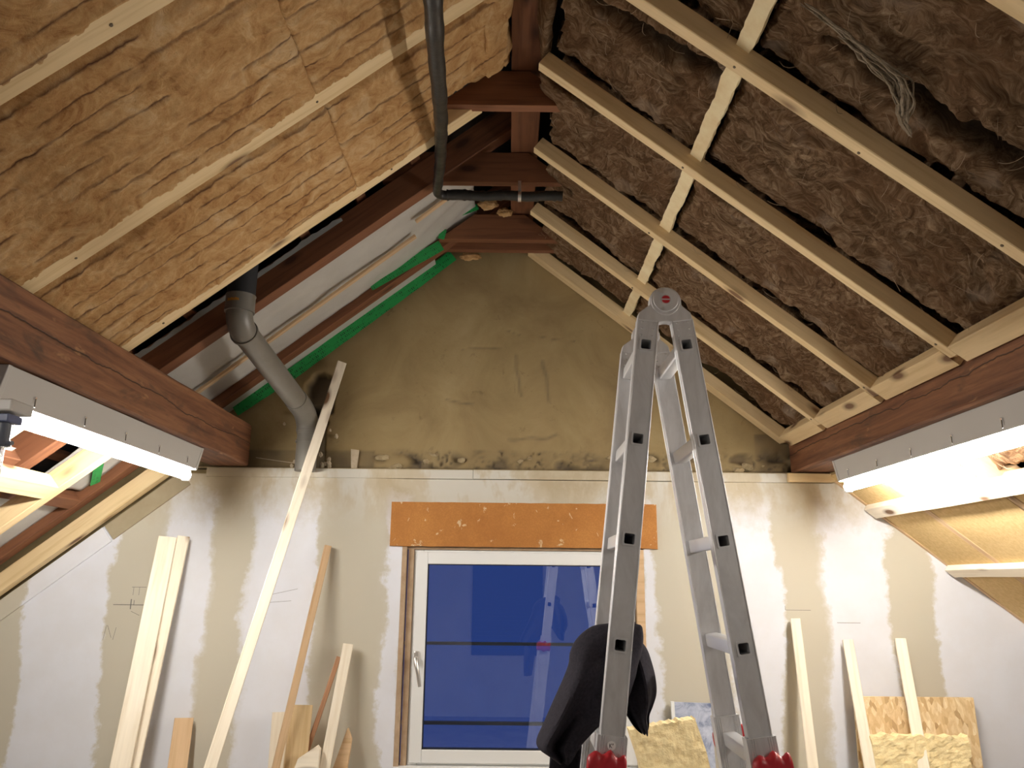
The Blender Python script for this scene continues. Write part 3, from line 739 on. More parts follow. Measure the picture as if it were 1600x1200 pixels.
def batt_left(xa, xb, ya, yb, lab, seed, n0=-.002, over=.042, cut=False):
    st = .0075; nx = int(abs(xb-xa)/CT/st); yb2 = yb+over; ny = int((yb2-ya)/(st*.8)); vs = []; fs = []; mk = []
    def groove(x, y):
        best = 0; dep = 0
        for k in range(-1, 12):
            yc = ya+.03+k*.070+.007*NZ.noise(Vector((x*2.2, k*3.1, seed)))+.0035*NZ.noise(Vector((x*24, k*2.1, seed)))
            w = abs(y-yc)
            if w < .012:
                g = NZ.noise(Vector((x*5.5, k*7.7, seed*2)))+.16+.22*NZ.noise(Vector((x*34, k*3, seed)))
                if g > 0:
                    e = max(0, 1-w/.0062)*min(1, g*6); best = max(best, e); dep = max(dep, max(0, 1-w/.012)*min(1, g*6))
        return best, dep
    for i in range(nx+1):
        for j in range(ny+1):
            x = xa+(xb-xa)*i/nx; y = ya+(yb2-ya)*j/ny
            wv = NZ.noise_vector(Vector((x*4, y*4, seed)))*.5
            d = .007*NZ.noise(Vector((x*4, y*5, seed)))+.006*NZ.fractal(Vector((x*22, y*26, seed))+wv*2, .7, 2, 5)
            d += .004*NZ.turbulence(Vector((x*45, y*45, seed)), 3, True)
            g, dp = groove(x, y); e0 = y-ya
            n = n0-d+.0025*dp
            if e0 < .03: n += (1-e0/.03)*.022
            lim = yb+.5*over*(.25+NZ.noise(Vector((x*3.2, 3, seed)))*1.25+.5*NZ.noise(Vector((x*16, 3, seed)))+.35*NZ.noise(Vector((x*45, 3, seed))))
            if y > yb-.012: n = min(n, -.004-.004*abs(NZ.noise(Vector((x*30, y*30, 1)))))
            if y > lim: n = .014+.3*(y-lim)
            if cut and x > -.31:
                l2 = 2.575+.35*max(0, -.22-x)*3+.05*NZ.noise(Vector((x*22, 4, 1)))+.03*NZ.noise(Vector((x*60, 4, 1)))+.5*max(0, x+.13)
                if y > l2: n = max(n, min(.14, 1.1*(y-l2)))
            ex = min(abs(x-xa), abs(xb-x))/CT
            if ex < .009: n += (1-ex/.009)*.014*(1 if abs(x-xb) < .02 or seed % 2 else .6)
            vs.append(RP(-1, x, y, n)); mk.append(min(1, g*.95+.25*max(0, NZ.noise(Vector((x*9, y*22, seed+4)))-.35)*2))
    for i in range(nx):
        for j in range(ny):
            a = i*(ny+1)+j; fs.append((a, a+ny+1, a+ny+2, a+1))
    o = mesh('insulation_batt', vs, fs, M['wool_left'], smooth=True)
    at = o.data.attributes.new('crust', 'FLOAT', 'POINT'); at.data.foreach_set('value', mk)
    tag(o, lab, 'insulation', 'amber wool batts on the left slope')
    return o
for i, (y0, y1) in enumerate(((.45, .932), (1.004, 1.507), (1.579, 2.150), (2.222, 2.761))):
    xs = (-.02, -.605, -1.475) if i == 3 else ((-.02, -.618, -1.475) if i == 2 else (-.02, -.85, -1.475))
    pl = ['nearest the camera', 'in the top left corner bay', 'in the middle bay between two visible battens', 'in the last bay beside the dark gap'][i]
    batt_left(xs[0], xs[1]-.002, y0, y1, 'upper amber wool batt by the ridge, '+pl, 11+i*2, cut=(i == 3))
    batt_left(xs[1]+.002, xs[2], y0, y1, 'lower amber wool batt by the purlin, '+pl, 12+i*2)
# ragged wool filling by the ridge over the nearest tie, left
def ridge_fill(side, ya, yb, x0, x1, z0, z1, mat, lab, seed):
    vs = []; fs = []; n = 70; m = 18
    for i in range(n+1):
        for j in range(m+1):
            y = ya+(yb-ya)*i/n; t = j/m
            x = x0+(x1-x0)*t; z = z0+(z1-z0)*t
            d = .03*NZ.fractal(Vector((x*6, y*7, seed+z*5)), 1, 2, 4)+.02*math.sin(t*math.pi)
            vs.append((x-side*d*.5, y+.03*NZ.noise(Vector((x*9, y*9, seed)))*(i/n), z-d))
    for i in range(n):
        for j in range(m):
            a = i*(m+1)+j; fs.append((a, a+1, a+m+2, a+m+1))
    o = mesh('insulation_batt', vs, fs, mat, smooth=True); tag(o, lab, 'insulation'); o.modifiers.new('body', 'SOLIDIFY').thickness = -.03
    if mat is M['wool_left']:
        at = o.data.attributes.new('crust', 'FLOAT', 'POINT')
    return o
# pale clump hanging off the wool at the top right
def clump():
    pts = [V(.68, 1.64, 3.15), V(.80, 1.655, 3.06), V(.88, 1.67, 2.995), V(.945, 1.685, 2.945), V(.975, 1.725, 2.92), V(1.0, 1.79, 2.905), V(1.03, 1.82, 2.88)]
    b = MB(); r = random.Random(5)
    for q in range(26):
        off = Vector((r.uniform(-.02, .02), r.uniform(-.022, .022), r.uniform(-.004, .006))); f = []; a0 = r.uniform(0, .55); a1 = r.uniform(a0+.25, 1)
        for i in range(18):
            t = (a0+(a1-a0)*i/17)*(len(pts)-1); k = min(len(pts)-2, int(t)); p = pts[k].lerp(pts[k+1], t-k)
            f.append(p+off*math.sin(math.pi*t/(len(pts)-1))+NZ.noise_vector(p*22+Vector((q, 0, 0)))*.010)
        w = r.uniform(.0015, .0048); b.tube(f, [.0006]+[w*(1+.5*NZ.noise(Vector((i*.5, q, 3)))) for i in range(16)]+[.0006], 6)
    o = b.build('wool_clump', M['clump'], smooth=True); tag(o, 'pale grey-tan strand of wool hanging from the brown batt at the top right', 'insulation')
M['clump'] = simple('pale_wool_clump', (.30, .24, .17), .97, 0, 30, (.20, .15, .09), 1.0, .02)
clump()
ridge_fill(-1, .5, 2.60, -.10, -.014, 3.60, 3.76, M['wool_left'], 'amber wool tucked up against the left side of the ridge beam', 31)
ridge_fill(-1, 2.55, 2.72, -.24, -.02, 3.62, 3.76, M['wool_left'], 'ragged amber wool end lapping over the nearest tie plank', 32)
ridge_fill(1, .5, 2.55, .135, .118, 3.64, 3.80, M['wool_right'], 'dark brown wool packed beside the right side of the ridge beam', 33)
# right of the nearest tie: dark wool flap
ridge_fill(1, 2.62, 2.725, .30, .13, 3.49, 3.66, M['wool_right'], 'dark wool flap at the right end of the nearest tie plank', 35)

# ------------------------------------------------------------------ lower right roof: boards, flush rafters, laths
def slab_on_slope(name, x0, x1, y0, y1, n0, th, mat, lab, cat, grp=None, side=1):
    st = .03; nx = max(2, int(abs(x1-x0)/CT/st)); ny = max(2, int((y1-y0)/st)); vs = []; fs = []
    for i in range(nx+1):
        for j in range(ny+1):
            x = x0+(x1-x0)*i/nx; y = y0+(y1-y0)*j/ny
            vs.append(RP(side, x, y, n0+.002*NZ.noise(Vector((x*6, y*6, 1)))))
    for i in range(nx):
        for j in range(ny):
            a = i*(ny+1)+j; fs.append((a, a+1, a+ny+2, a+ny+1))
    o = mesh(name, vs, fs, mat); 
    if o.data.polygons[0].normal.z > 0: o.data.flip_normals()
    sm = o.modifiers.new('t', 'SOLIDIFY'); sm.thickness = th; sm.offset = -1
    tag(o, lab, cat, grp); return o
rows = ((1.70, 1.905, 'top row above the first lath'), (1.915, 2.29, 'middle row between the two laths'), (2.30, 2.68, 'third row below the second lath'), (2.69, 3.3, 'bottom row in the right corner'))
cols_ = ((3.775, 4.19, 'beside the gable'), (3.145, 3.725, 'second from the gable'), (2.52, 3.09, 'third from the gable'), (1.45, 2.47, 'fourth from the gable'))
for r, (xa, xb, rl) in enumerate(rows):
    for c, (y0, y1, cl) in enumerate(cols_):
        if c == 2 and r == 0:
            batt_right(1.70, 1.90, y0, y1, .03, 'brown wool bay behind the right tube above the first lath', 51, grp=None); continue
        slab_on_slope('insulation_board', xa, xb, y0, y1, -.006, .06, M['board'], 'yellow wood-fibre board %s, %s' % (cl, rl), 'insulation', 'yellow boards under the right purlin')
for (y, w, lab) in ((3.75, .045, 'light rafter edge showing between yellow boards, second from the gable'), (3.115, .045, 'light rafter edge showing between boards, third from the gable'), (2.50, .045, 'light rafter edge at the far right between boards')):
    o = timber('edge_rafter', RP(1, 1.68, y, .052), RP(1, 3.4, y, .052), w, .12, NR[1], M['pine_tan']); tag(o, lab, 'rafter')
o = timber('edge_rafter', RP(1, 1.70, 4.185, .02), RP(1, 3.4, 4.185, .02), .03, .06, NR[1], M['pine_tan']); tag(o, 'thin light rafter edge along the gable below the right purlin', 'rafter')
for (x, w, lab) in ((1.918, .078, 'rough whitish lath nailed across the yellow boards, highest of the three'), (2.300, .062, 'whitish lath across the yellow boards, middle of the three'), (2.685, .06, 'whitish lath across the yellow boards at the lower right edge')):
    o = timber('cross_lath', RP(1, x, 1.4, -.024), RP(1, x, 4.175, -.024), w, .034, NR[1], M['pine_white'], wob=.003); tag(o, lab, 'lath', 'whitish laths under the right purlin')

# outer fill behind the lower left battens down to the floor
slab_on_slope('insulation_board', -3.5, -4.4, 1.0, 4.19, .0, .05, M['board'], 'yellow board at the left eave outside the view', 'insulation', side=-1)

# ------------------------------------------------------------------ fluorescent fixtures
def fixture(xc, zt, y0, y1, lab, mt='tube'):
    t = empty('tube_lamp', (xc, (y0+y1)/2, zt-.10)); WM[t.name] = Matrix.Translation(t.location)
    W = .064; Wb = .042; h = .098
    b = MB(); b.prism([(xc-W, y0, zt), (xc-Wb, y0, zt-h), (xc+Wb, y0, zt-h), (xc+W, y0, zt)], (0, y1-y0, 0)); b.build('housing', M['steel_white'], t, bevel=.003)
    b = MB(); b.prism([(xc-W-.003, y0-.006, zt), (xc-Wb-.003, y0-.006, zt-h-.003), (xc+Wb+.003, y0-.006, zt-h-.003), (xc+W+.003, y0-.006, zt)], (0, .02, 0)); b.build('end_cap', M['steel_white'], t, bevel=.003)
    b = MB(); b.prism([(xc-W-.003, y1-.014, zt), (xc-Wb-.003, y1-.014, zt-h-.003), (xc+Wb+.003, y1-.014, zt-h-.003), (xc+W+.003, y1-.014, zt)], (0, .02, 0)); b.build('end_cap', M['steel_white'], t, bevel=.003)
    zc = zt-h-.027
    b = MB(); b.tube([(xc, y0+.05, zc), (xc, y1-.0, zc)], .0215, 20); b.build('tube', M[mt], t, smooth=True)
    for y in (y0+.035, y1-.002):
        b = MB(); b.box((xc-.017, y-.012, zc-.026), (xc+.017, y+.012, zt-h+.002)); b.build('lamp_socket', M['white'], t, bevel=.004)
    for sx in (-1, 1):
        for k in range(5):
            y = y0+.16+k*(y1-y0-.3)/4; f = .62
            x = xc+sx*(W+(Wb-W)*f); z = zt-h*f
            b = MB(); n = Vector((sx*h, 0, -(W-Wb))).normalized(); p = Vector((x, y, z)); b.tube([p, p+n*.006], .0045, 8); b.tube([p+n*.004, p+n*.004+Vector((0, 0, -.028))], .0022, 6); b.build('spring_clip', M['chrome'], t, smooth=True)
    tag(t, lab, 'lamp', 'fluorescent tube lamps under the purlins'); return t
fixture(-1.492, 2.333, 2.165, 3.625, 'lit fluorescent tube lamp under the left purlin')
fixture(1.620, 2.329, 2.30, 3.775, 'lit fluorescent tube lamp under the right purlin')
fixture(-1.492, 2.333, .10, 1.56, 'added fill tube lamp under the left purlin, unseen beside the camera', 'tube_weak')  # this pair is out of view, added to brighten the near roof slopes
fixture(1.620, 2.329, .20, 1.66, 'added fill tube lamp under the right purlin, unseen beside the camera', 'tube_weak')

# lamp stand at the left edge
t = empty('lamp_stand', (-1.30, 1.93, 0)); WM[t.name] = Matrix.Translation(t.location); tag(t, 'chrome telescopic stand with grey clamp at the left edge under the lamp', 'stand')
b = MB(); b.tube([(-1.262, 1.93, .02), (-1.262, 1.93, 2.085)], .0105, 14); b.build('pole', M['chrome'], t, smooth=True)
b = MB(); b.tube([(-1.262, 1.93, 2.06), (-1.262, 1.93, 2.118)], .0175, 14); b.tube([(-1.262, 1.93, 2.062), (-1.262, 1.93, 2.072)], .023, 14); b.tube([(-1.262, 1.93, 2.067), (-1.228, 1.92, 2.067)], .006, 8); b.build('clamp', simple('dark_clamp', (.10, .11, .14), .4), t, smooth=True)
b = MB(); b.box((-1.50, 1.90, 2.118), (-1.235, 1.96, 2.138)); b.build('cross_bar', simple('blue_grey_bar', (.10, .12, .22), .4), t, bevel=.003)
b = MB(); b.box((-1.56, 1.885, 2.142), (-1.222, 1.975, 2.172)); b.build('support_plate', M['steel_white'], t, bevel=.004)
b = MB()
for a in (0, 2.1, 4.2): b.tube([(-1.262, 1.93, .35), (-1.262+.35*math.cos(a), 1.93+.35*math.sin(a), .012)], .009, 8)
b.build('tripod_feet', M['chrome'], t)

# ------------------------------------------------------------------ vent pipe
def arc(p0, pc, p1, n=9):
    return [p0*(1-t)**2+pc*2*t*(1-t)+p1*t*t for t in [i/n for i in range(n+1)]]
t = empty('vent_pipe', (-1.075, 4.13, 2.33)); WM[t.name] = Matrix.Translation(t.location); tag(t, 'grey plastic vent pipe running from the roof down into the gable', 'pipe')
PA = V(-1.175, 3.22, 2.805); PB = V(-1.085, 4.11, 2.60)
b = MB(); b.tube([V(-1.175, 3.22, 2.93), V(-1.175, 3.22, 3.40)], .060, 28); b.build('black_sleeve', simple('black_sleeve', (.018, .019, .022), .7), t, smooth=True)
D = (PB-PA).normalized()
b = MB(); q0 = V(-1.175, 3.22, 2.87); pts = [q0+V(0, 0, .06)]+arc(q0, V(-1.175, 3.22, 2.805), V(-1.175, 3.22, 2.805)+D*.08); b.tube(pts, .056, 28); b.build('elbow', M['pvc_grey'], t, smooth=True)
b = MB(); b.tube([V(-1.175, 3.22, 2.868), V(-1.175, 3.22, 2.928), V(-1.175, 3.22, 2.936)], [.062, .062, .064], 28); b.tube([V(-1.175, 3.22, 2.860), V(-1.175, 3.22, 2.870)], .0635, 28); c1 = b.build('coupling_ring', M['pvc_grey'], t, smooth=True)
q1 = V(-1.175, 3.22, 2.805)+D*.06
b = MB(); b.tube([q1, q1+D*.012, q1+D*.013], [.062, .062, .055], 28); b.build('coupling_ring', M['pvc_grey'], t, smooth=True)
qe = PB+D*-.10
b = MB(); b.tube([q1, qe], .055, 28); b.build('sloping_pipe', M['pvc_grey'], t, smooth=True)
b = MB(); b.tube([qe-D*.09, qe-D*.004], .0585, 28); pts = arc(qe-D*.01, PB+D*.02, V(PB.x+.005, PB.y+.02, 2.50)); b.tube(pts, .058, 28); b.build('elbow', M['pvc_grey'], t, smooth=True)
b = MB(); b.tube([V(PB.x+.005, PB.y+.02, 2.53), V(PB.x+.005, PB.y+.02, 2.30)], .055, 28); b.tube([V(PB.x+.005, PB.y+.02, 2.45), V(PB.x+.005, PB.y+.02, 2.462)], .0605, 28); b.tube([V(PB.x+.005, PB.y+.02, 2.51), V(PB.x+.005, PB.y+.02, 2.522)], .0615, 28); b.build('lower_pipe', M['pvc_grey'], t, smooth=True)
lb = MB()
for k in range(9):
    x = -.030+k*.0062; a = -math.pi/2+x/.0625*1.0-.15; a2 = a+.07
    z0 = 2.895; z1 = z0+.013
    lb.add([(-1.175+.0632*math.cos(a), 3.22+.0632*math.sin(a), z0), (-1.175+.0632*math.cos(a2), 3.22+.0632*math.sin(a2), z0), (-1.175+.0632*math.cos(a2), 3.22+.0632*math.sin(a2), z1-(k % 3)*.003), (-1.175+.0632*math.cos(a), 3.22+.0632*math.sin(a), z1)], [(0, 1, 2, 3)])
lb.build('orange_print', simple('orange_print', (.65, .28, .01), .6), c1)

# wires through the gable beside the pipe
b = MB(); b.tube([V(-1.38, 4.24, 2.385), V(-1.25, 4.22, 2.365), V(-1.12, 4.18, 2.345)], .002, 6); o = b.build('wire', M['stone_pale']); tag(o, 'thin wire running from the purlin end to the pipe foot', 'wire')

# ------------------------------------------------------------------ black wrapped pipe under the ridge
t = empty('wrapped_pipe', (-.30, 2.6, 3.46)); WM[t.name] = Matrix.Translation(t.location); tag(t, 'black tape-wrapped pipe hanging under the tie planks and bending right into the wool', 'pipe')
path = [V(-.205, .6, 3.30), V(-.218, 1.4, 3.305), V(-.228, 1.859, 3.31), V(-.242, 2.09, 3.32), V(-.250, 2.30, 3.33), V(-.266, 2.56, 3.365), V(-.302, 2.924, 3.43), V(-.340, 3.22, 3.478), V(-.350, 3.29, 3.488)]
fine = []
for a, c in zip(path[:-1], path[1:]):
    n = max(2, int((c-a).length/.02))
    for i in range(n): fine.append(a.lerp(c, i/n))
fine += arc(path[-1], V(-.360, 3.352, 3.493), V(-.30, 3.352, 3.492), 10)
rr = [.0265-.006*max(0, min(1, (p.y-2.0)/1.3))+.0012*NZ.noise(Vector((p.y*11, 1, p.x*7)))+(.0020 if (int(p.y/.085) % 2) else 0) for p in fine]
b = MB(); b.tube(fine, rr, 20); b.build('wrapped_run', M['duct'], t, smooth=True)
h = [V(-.31+i*.012, 3.352, 3.494+.003*math.sin(i*.35)) for i in range(46)]
hr_ = [.0235+(.0030 if (i % 7) in (0,) else 0)-(.0016 if (i % 7) == 1 else 0)+(.0015 if i < 10 else 0) for i in range(46)]
b = MB(); b.tube(h, hr_, 20); b.build('branch_run', M['duct'], t, smooth=True)
b = MB(); b.tube([V(.022, 3.352, 3.4925), V(.037, 3.352, 3.492)], .0265, 20); b.build('pipe_clamp', M['silver'], t, smooth=True)
b = MB(); b.box((.022, 3.33, 3.515), (.036, 3.345, 3.56)); b.build('clamp_hanger', M['silver'], t)

# ------------------------------------------------------------------ ladder
lad = empty('folding_ladder', (.47, 2.365, 0)); WM[lad.name] = Matrix.Translation(lad.location)
tag(lad, 'tall aluminium folding ladder with red locks standing in front of the window', 'ladder')
YN, YF = 2.2, 2.535
LT, LB_ = V(.3895, 0, 2.4195), V(.2955, 0, 1.5880)     # left stile rung line (x,z)
RT, RB_ = V(.5075, 0, 2.4205), V(.6215, 0, 1.5830)
def stile(side, Y, front):
    T_, B_ = (LT, LB_) if side < 0 else (RT, RB_)
    d = (T_-B_).normalized(); sp = (T_-B_).length/3
    top = T_+d*.075; L = (top.z)/d.z; bot = top-d*L
    sdir = V(d.z, 0, -d.x)  # sideways
    W = .031; D2 = .014; hw = .0170
    rungs = [T_-d*sp*k for k in range(9)]
    b = MB()
    def P3(p, s, y): q = p+sdir*s; return (q.x, y, q.z)
    yf, yb = Y-D2, Y+D2
    # sides
    for s in (-W, W):
        b.add([P3(bot, s, yf), P3(top, s, yf), P3(top, s, yb), P3(bot, s, yb)], [(0, 1, 2, 3)])
    for y in (yf, yb):
        for s0, s1 in ((-W, -hw), (hw, W)):
            b.add([P3(bot, s0, y), P3(bot, s1, y), P3(top, s1, y), P3(top, s0, y)], [(0, 1, 2, 3)])
        edges = [bot]
        for r in reversed(rungs): edges += [r-d*hw, r+d*hw]
        edges.append(top)
        for k in range(0, len(edges), 2):
            if (edges[k+1]-edges[k]).dot(d) > 0: b.add([P3(edges[k], -hw, y), P3(edges[k], hw, y), P3(edges[k+1], hw, y), P3(edges[k+1], -hw, y)], [(0, 1, 2, 3)])
    for p in (bot, top): b.add([P3(p, -W, yf), P3(p, W, yf), P3(p, W, yb), P3(p, -W, yb)], [(0, 1, 2, 3)])
    # raised edge beads along the profile
    for s in (-W+.001, W-.001): b.tube([P3(bot, s, yf-.0005), P3(top, s, yf-.0005)], .0022, 8); b.tube([P3(bot, s, yb+.0005), P3(top, s, yb+.0005)], .0022, 8)
    b.build('stile', M['alu'], lad)
    return rungs, d, sdir, top, bot
for side in (-1, 1):
    R_, d, sd, top, bot = stile(side, YN, True)
    stile(side, YF, False)
    for r in R_:
        ho, hi_ = .0192, .0142; ang = 0
        def ring(h, y, rc=.004):
            o = []
            for cx, cz, a0 in ((1, 1, 0), (-1, 1, 90), (-1, -1, 180), (1, -1, 270)):
                for k in range(4):
                    a = math.radians(a0+k*30); s = cx*(h-rc)+rc*math.cos(a); u = cz*(h-rc)+rc*math.sin(a)
                    q = r+sd*s+d*u; o.append(Vector((q.x, y, q.z)))
            return o
        vs = []; fs = []; y0, y1 = YN-.0175, YF+.0175
        for h_, y in ((ho, y0), (ho, y1), (hi_, y1), (hi_, y0)): vs += ring(h_, y)
        for a, c in ((0, 1), (1, 2), (2, 3), (3, 0)):
            for k in range(16): fs.append((a*16+k, a*16+(k+1) % 16, c*16+(k+1) % 16, c*16+k))
        b = MB(); b.add(vs, fs); b.build('rung', M['alu_light'], lad, smooth=True)
        b = MB(); b.box((r.x-.0125, (YN+YF)/2-.02, r.z-.0125), (r.x+.0125, (YN+YF)/2+.02, r.z+.0125)) ; b.build('rung_hollow_dark', M['hole'], lad)  # black block inside the hollow rung keeps its opening dark
    # outer telescoping sleeves with red locks
    for Y in (YN, YF):
        s0 = bot+d*.02; s1 = bot+d*((1.366)/d.z)
        b = MB(); W = .0345
        for (a, c, y0, y1) in ((-W-.004, W+.004, Y-.021, Y-.0155), (-W-.004, W+.004, Y+.0155, Y+.021), (-W-.004, -W+.001, Y-.0155, Y+.0155), (W-.001, W+.004, Y-.0155, Y+.0155)):
            p = [s0+sd*a, s0+sd*c, s1+sd*c, s1+sd*a]; b.prism([(q.x, y0, q.z) for q in p], (0, y1-y0, 0))
        for s in (-W+.004, -W+.010, -W+.016, W-.016, W-.010, W-.004):
            p0 = s0+sd*s; p1 = s1+sd*s; b.tube([(p0.x, Y-.0212, p0.z), (p1.x, Y-.0212, p1.z)], .0018, 6)
        b.build('outer_sleeve', M['alu'], lad)
    # red lever lock
    lc = s1-d*.070
    vs = []; fs = []; nu, nv = 22, 14
    for Y in (YN-.035, YF+.035):
        vs = []; fs = []
        sx = 1 if side > 0 else -1
        for i in range(nu+1):
            for j in range(nv):
                u = i/nu*math.pi; v = j/nv*2*math.pi
                a = -math.cos(u); r_ = max(0, math.sin(u))**.35
                k = 1+.12*math.sin(a*7+1)
                s = a*.050+sx*.012; zz = r_*math.cos(v)*.033*k; yy = r_*math.sin(v)*.020*k
                q = lc+sd*s+d*(zz+.004*math.sin(a*9)*(1 if math.cos(v) > 0 else 0)); vs.append((q.x, Y+max(-.016, min(.016, yy)), q.z))
        for i in range(nu):
            for j in range(nv):
                fs.append((i*nv+j, i*nv+(j+1) % nv, (i+1)*nv+(j+1) % nv, (i+1)*nv+j))
        mesh('lock_lever', vs, fs, M['red'], lad, smooth=True)
    # rubber feet
    for Y in (YN, YF):
        b = MB(); b.box((bot.x-.04, Y-.025, 0), (bot.x+.04, Y+.025, .05)); b.build('foot', M['hole'], lad, bevel=.006)
# hinges
def hinge(Y, name):
    c = V(.4505, Y, 2.556)
    b = MB(); n = 36; P = []
    # outline: rounded cap and tapering shoulders down to the stile tops
    lt = LT+(LT-LB_).normalized()*.088; rt = RT+(RT-RB_).normalized()*.088
    out = [V(lt.x-.033, 0, lt.z-.012), V(lt.x-.028, 0, lt.z+.010), V(c.x-.047, 0, c.z-.015)]
    for k in range(13):
        a = math.radians(172-k*(164/12)); out.append(V(c.x+.046*math.cos(a), 0, c.z+.041*math.sin(a)))
    out += [V(c.x+.047, 0, c.z-.015), V(rt.x+.028, 0, rt.z+.010), V(rt.x+.033, 0, rt.z-.012), V(rt.x-.031, 0, rt.z-.020), V(c.x+.006, 0, c.z-.066), V(c.x-.006, 0, c.z-.066), V(lt.x+.031, 0, lt.z-.020)]
    b.prism([(p.x, Y-.0155, p.z) for p in out], (0, .031, 0)); h0 = b.build('hinge', M['alu'], lad, bevel=.003)
    b = MB(); b.tube([(c.x, Y-.0215, c.z), (c.x, Y+.0215, c.z)], .037, 36); b.build('hinge_disc', M['alu'], h0, smooth=True, bevel=.002)
    b = MB(); b.tube([(c.x, Y-.018, c.z-.004), (c.x, Y+.018, c.z-.004)], .043, 36); b.build('hinge_disc', M['alu'], h0, smooth=True, bevel=.002)
    # sticker
    s = V(c.x, Y-.0222, c.z)
    b = MB(); b.tube([s, s-V(0, .0006, 0)], .0145, 28); st = b.build('sticker', simple('sticker_grey', (.55, .50, .50), .4), h0)
    for (z0, z1) in ((.0025, .0115), (-.0115, -.0025)):
        pp = []
        for k in range(9):
            a = math.radians(0+k*180/8); pp.append(V(s.x+.0118*math.cos(a), s.y-.0009, s.z+(.002 if z0 > 0 else -.002)+(.0100*math.sin(a))*(1 if z0 > 0 else -1)))
        b = MB(); b.add(pp, [tuple(range(9))]); b.build('sticker_print', M['red'], st)
    b = MB(); b.tube([V(c.x-.012, Y-.0215, c.z+.026), V(c.x-.012, Y-.0232, c.z+.026)], .007, 12); b.tube([V(c.x-.010, Y-.0215, c.z-.030), V(c.x-.010, Y-.0235, c.z-.030)], .005, 12)
    for side, T_, B_ in ((-1, LT, LB_), (1, RT, RB_)):
        d = (T_-B_).normalized(); sd = V(d.z, 0, -d.x)
        for k in range(3):
            for s_ in (-.018, .018):
                q = T_+d*(.028+k*.020)+sd*s_*.9; b.tube([(q.x, Y-.014, q.z), (q.x, Y-.0166, q.z)], [.0035, .002], 8)
    b.build('rivets', simple('rivet', (.8, .8, .8), .35, .8), h0)
hinge(YN, 'near'); hinge(YF, 'far')
# round hand-marked sticker on the left sleeve
d = (LT-LB_).normalized(); sp_ = V(.266, YN-.0235, 1.344)
b = MB(); b.tube([sp_, sp_-V(0, .0007, 0)], .0112, 24); stk = b.build('marking_sticker', simple('white_sticker', (.92, .92, .90), .5), lad)
b = MB()
def stroke(x0, z0, x1, z1, w=.0013):
    p0 = V(sp_.x+x0, sp_.y-.0012, sp_.z+z0); p1 = V(sp_.x+x1, sp_.y-.0012, sp_.z+z1); n = V(-(z1-z0), 0, x1-x0).normalized()*w/2
    b.add([p0-n, p1-n, p1+n, p0+n], [(0, 1, 2, 3)])
stroke(-.005, -.005, -.005, .005); stroke(-.0045, 0, .0005, .005); stroke(-.0045, 0, .001, -.005); stroke(.0035, .001, .0045, .005); stroke(.0025, .003, .0045, .005)
b.build('sticker_writing', M['hole'], stk)

# ------------------------------------------------------------------ jacket over the rung
def px(x, y): return ((x-795)*.00183, 1.554-(y-1020)*.001697)
def interp(tab, y):
    n = len(tab)
    for k in range(n-1):
        if tab[k][0] <= y <= tab[k+1][0]:
            t = (y-tab[k][0])/(tab[k+1][0]-tab[k][0]); a = tab[max(0, k-1)]; b_ = tab[k]; c = tab[k+1]; d = tab[min(n-1, k+2)]
            out = []
            for q in (1, 2):
                m0 = (c[q]-a[q])/max(1e-6, (c[0]-a[0]))*(c[0]-b_[0]); m1 = (d[q]-b_[q])/max(1e-6, (d[0]-b_[0]))*(c[0]-b_[0])
                out.append((2*t**3-3*t*t+1)*b_[q]+(t**3-2*t*t+t)*m0+(-2*t**3+3*t*t)*c[q]+(t**3-t*t)*m1)
            return out
    return tab[-1][1:]
def lobe(tab, yc, fold, sd, nrow=70, ncol=56, flat=.055):
    vs = []; fs = []; y0 = tab[0][0]; y1 = tab[-1][0]
    for i in range(nrow+1):
        yy = y0+(y1-y0)*i/nrow; xl, xr = interp(tab, yy); t = i/nrow
        for j in range(ncol):
            a = j/ncol*2*math.pi; cx = (xl+xr)/2; hw = (xr-xl)/2
            u = math.cos(a); x_, z_ = px(cx+hw*u, yy)
            th = flat*min(1, (hw/40))**.5*(.5+.5*min(1, t*4))
            y = yc+th*math.sin(a)*(abs(math.sin(a))**-.35 if abs(math.sin(a)) > .05 else 1)
            f = .026*math.sin(fold*u*2.2+t*2.2+sd)*min(1, t*2.5)+.016*math.sin(fold*u*4.1-t*3+sd*2)*t+.004*NZ.noise(Vector((u*3, t*5, sd)))
            y += f*(1 if math.sin(a) < 0 else .6)
            vs.append((x_, y, z_+.003*math.sin(u*9+sd)*t))
    for i in range(nrow):
        for j in range(ncol):
            fs.append((i*ncol+j, i*ncol+(j+1) % ncol, (i+1)*ncol+(j+1) % ncol, (i+1)*ncol+j))
    fs.append(tuple(range(ncol))[::-1]); fs.append(tuple(nrow*ncol+j for j in range(ncol)))
    return vs, fs
jk = empty('jacket', (.33, 2.37, 1.3)); WM[jk.name] = Matrix.Translation(jk.location); tag(jk, 'black fleece jacket draped over a ladder rung in front of the window', 'jacket')
v1, f1 = lobe([(971, 966, 990), (974, 936, 1001), (982, 918, 1004), (1000, 900, 1004), (1020, 891, 1000), (1037, 889, 995), (1060, 881, 990), (1100, 863, 975), (1132, 849, 940), (1155, 839, 917), (1166, 841, 908), (1178, 858, 899), (1188, 872, 888)], 2.355, 2.4, .4)
v2, f2 = lobe([(971, 960, 980), (980, 950, 986), (994, 948, 999), (1012, 950, 1015), (1035, 955, 1024), (1060, 960, 1030), (1088, 966, 1031), (1108, 974, 1025), (1123, 982, 1019), (1138, 991, 1018), (1147, 999, 1016), (1151, 1005, 1013)], 2.43, 2.0, 2.1)
b = MB(); b.add(v1, f1); b.build('jacket_body', M['fleece'], jk, smooth=True)
b = MB(); b.add(v2, f2); b.build('jacket_back', M['fleece'], jk, smooth=True)
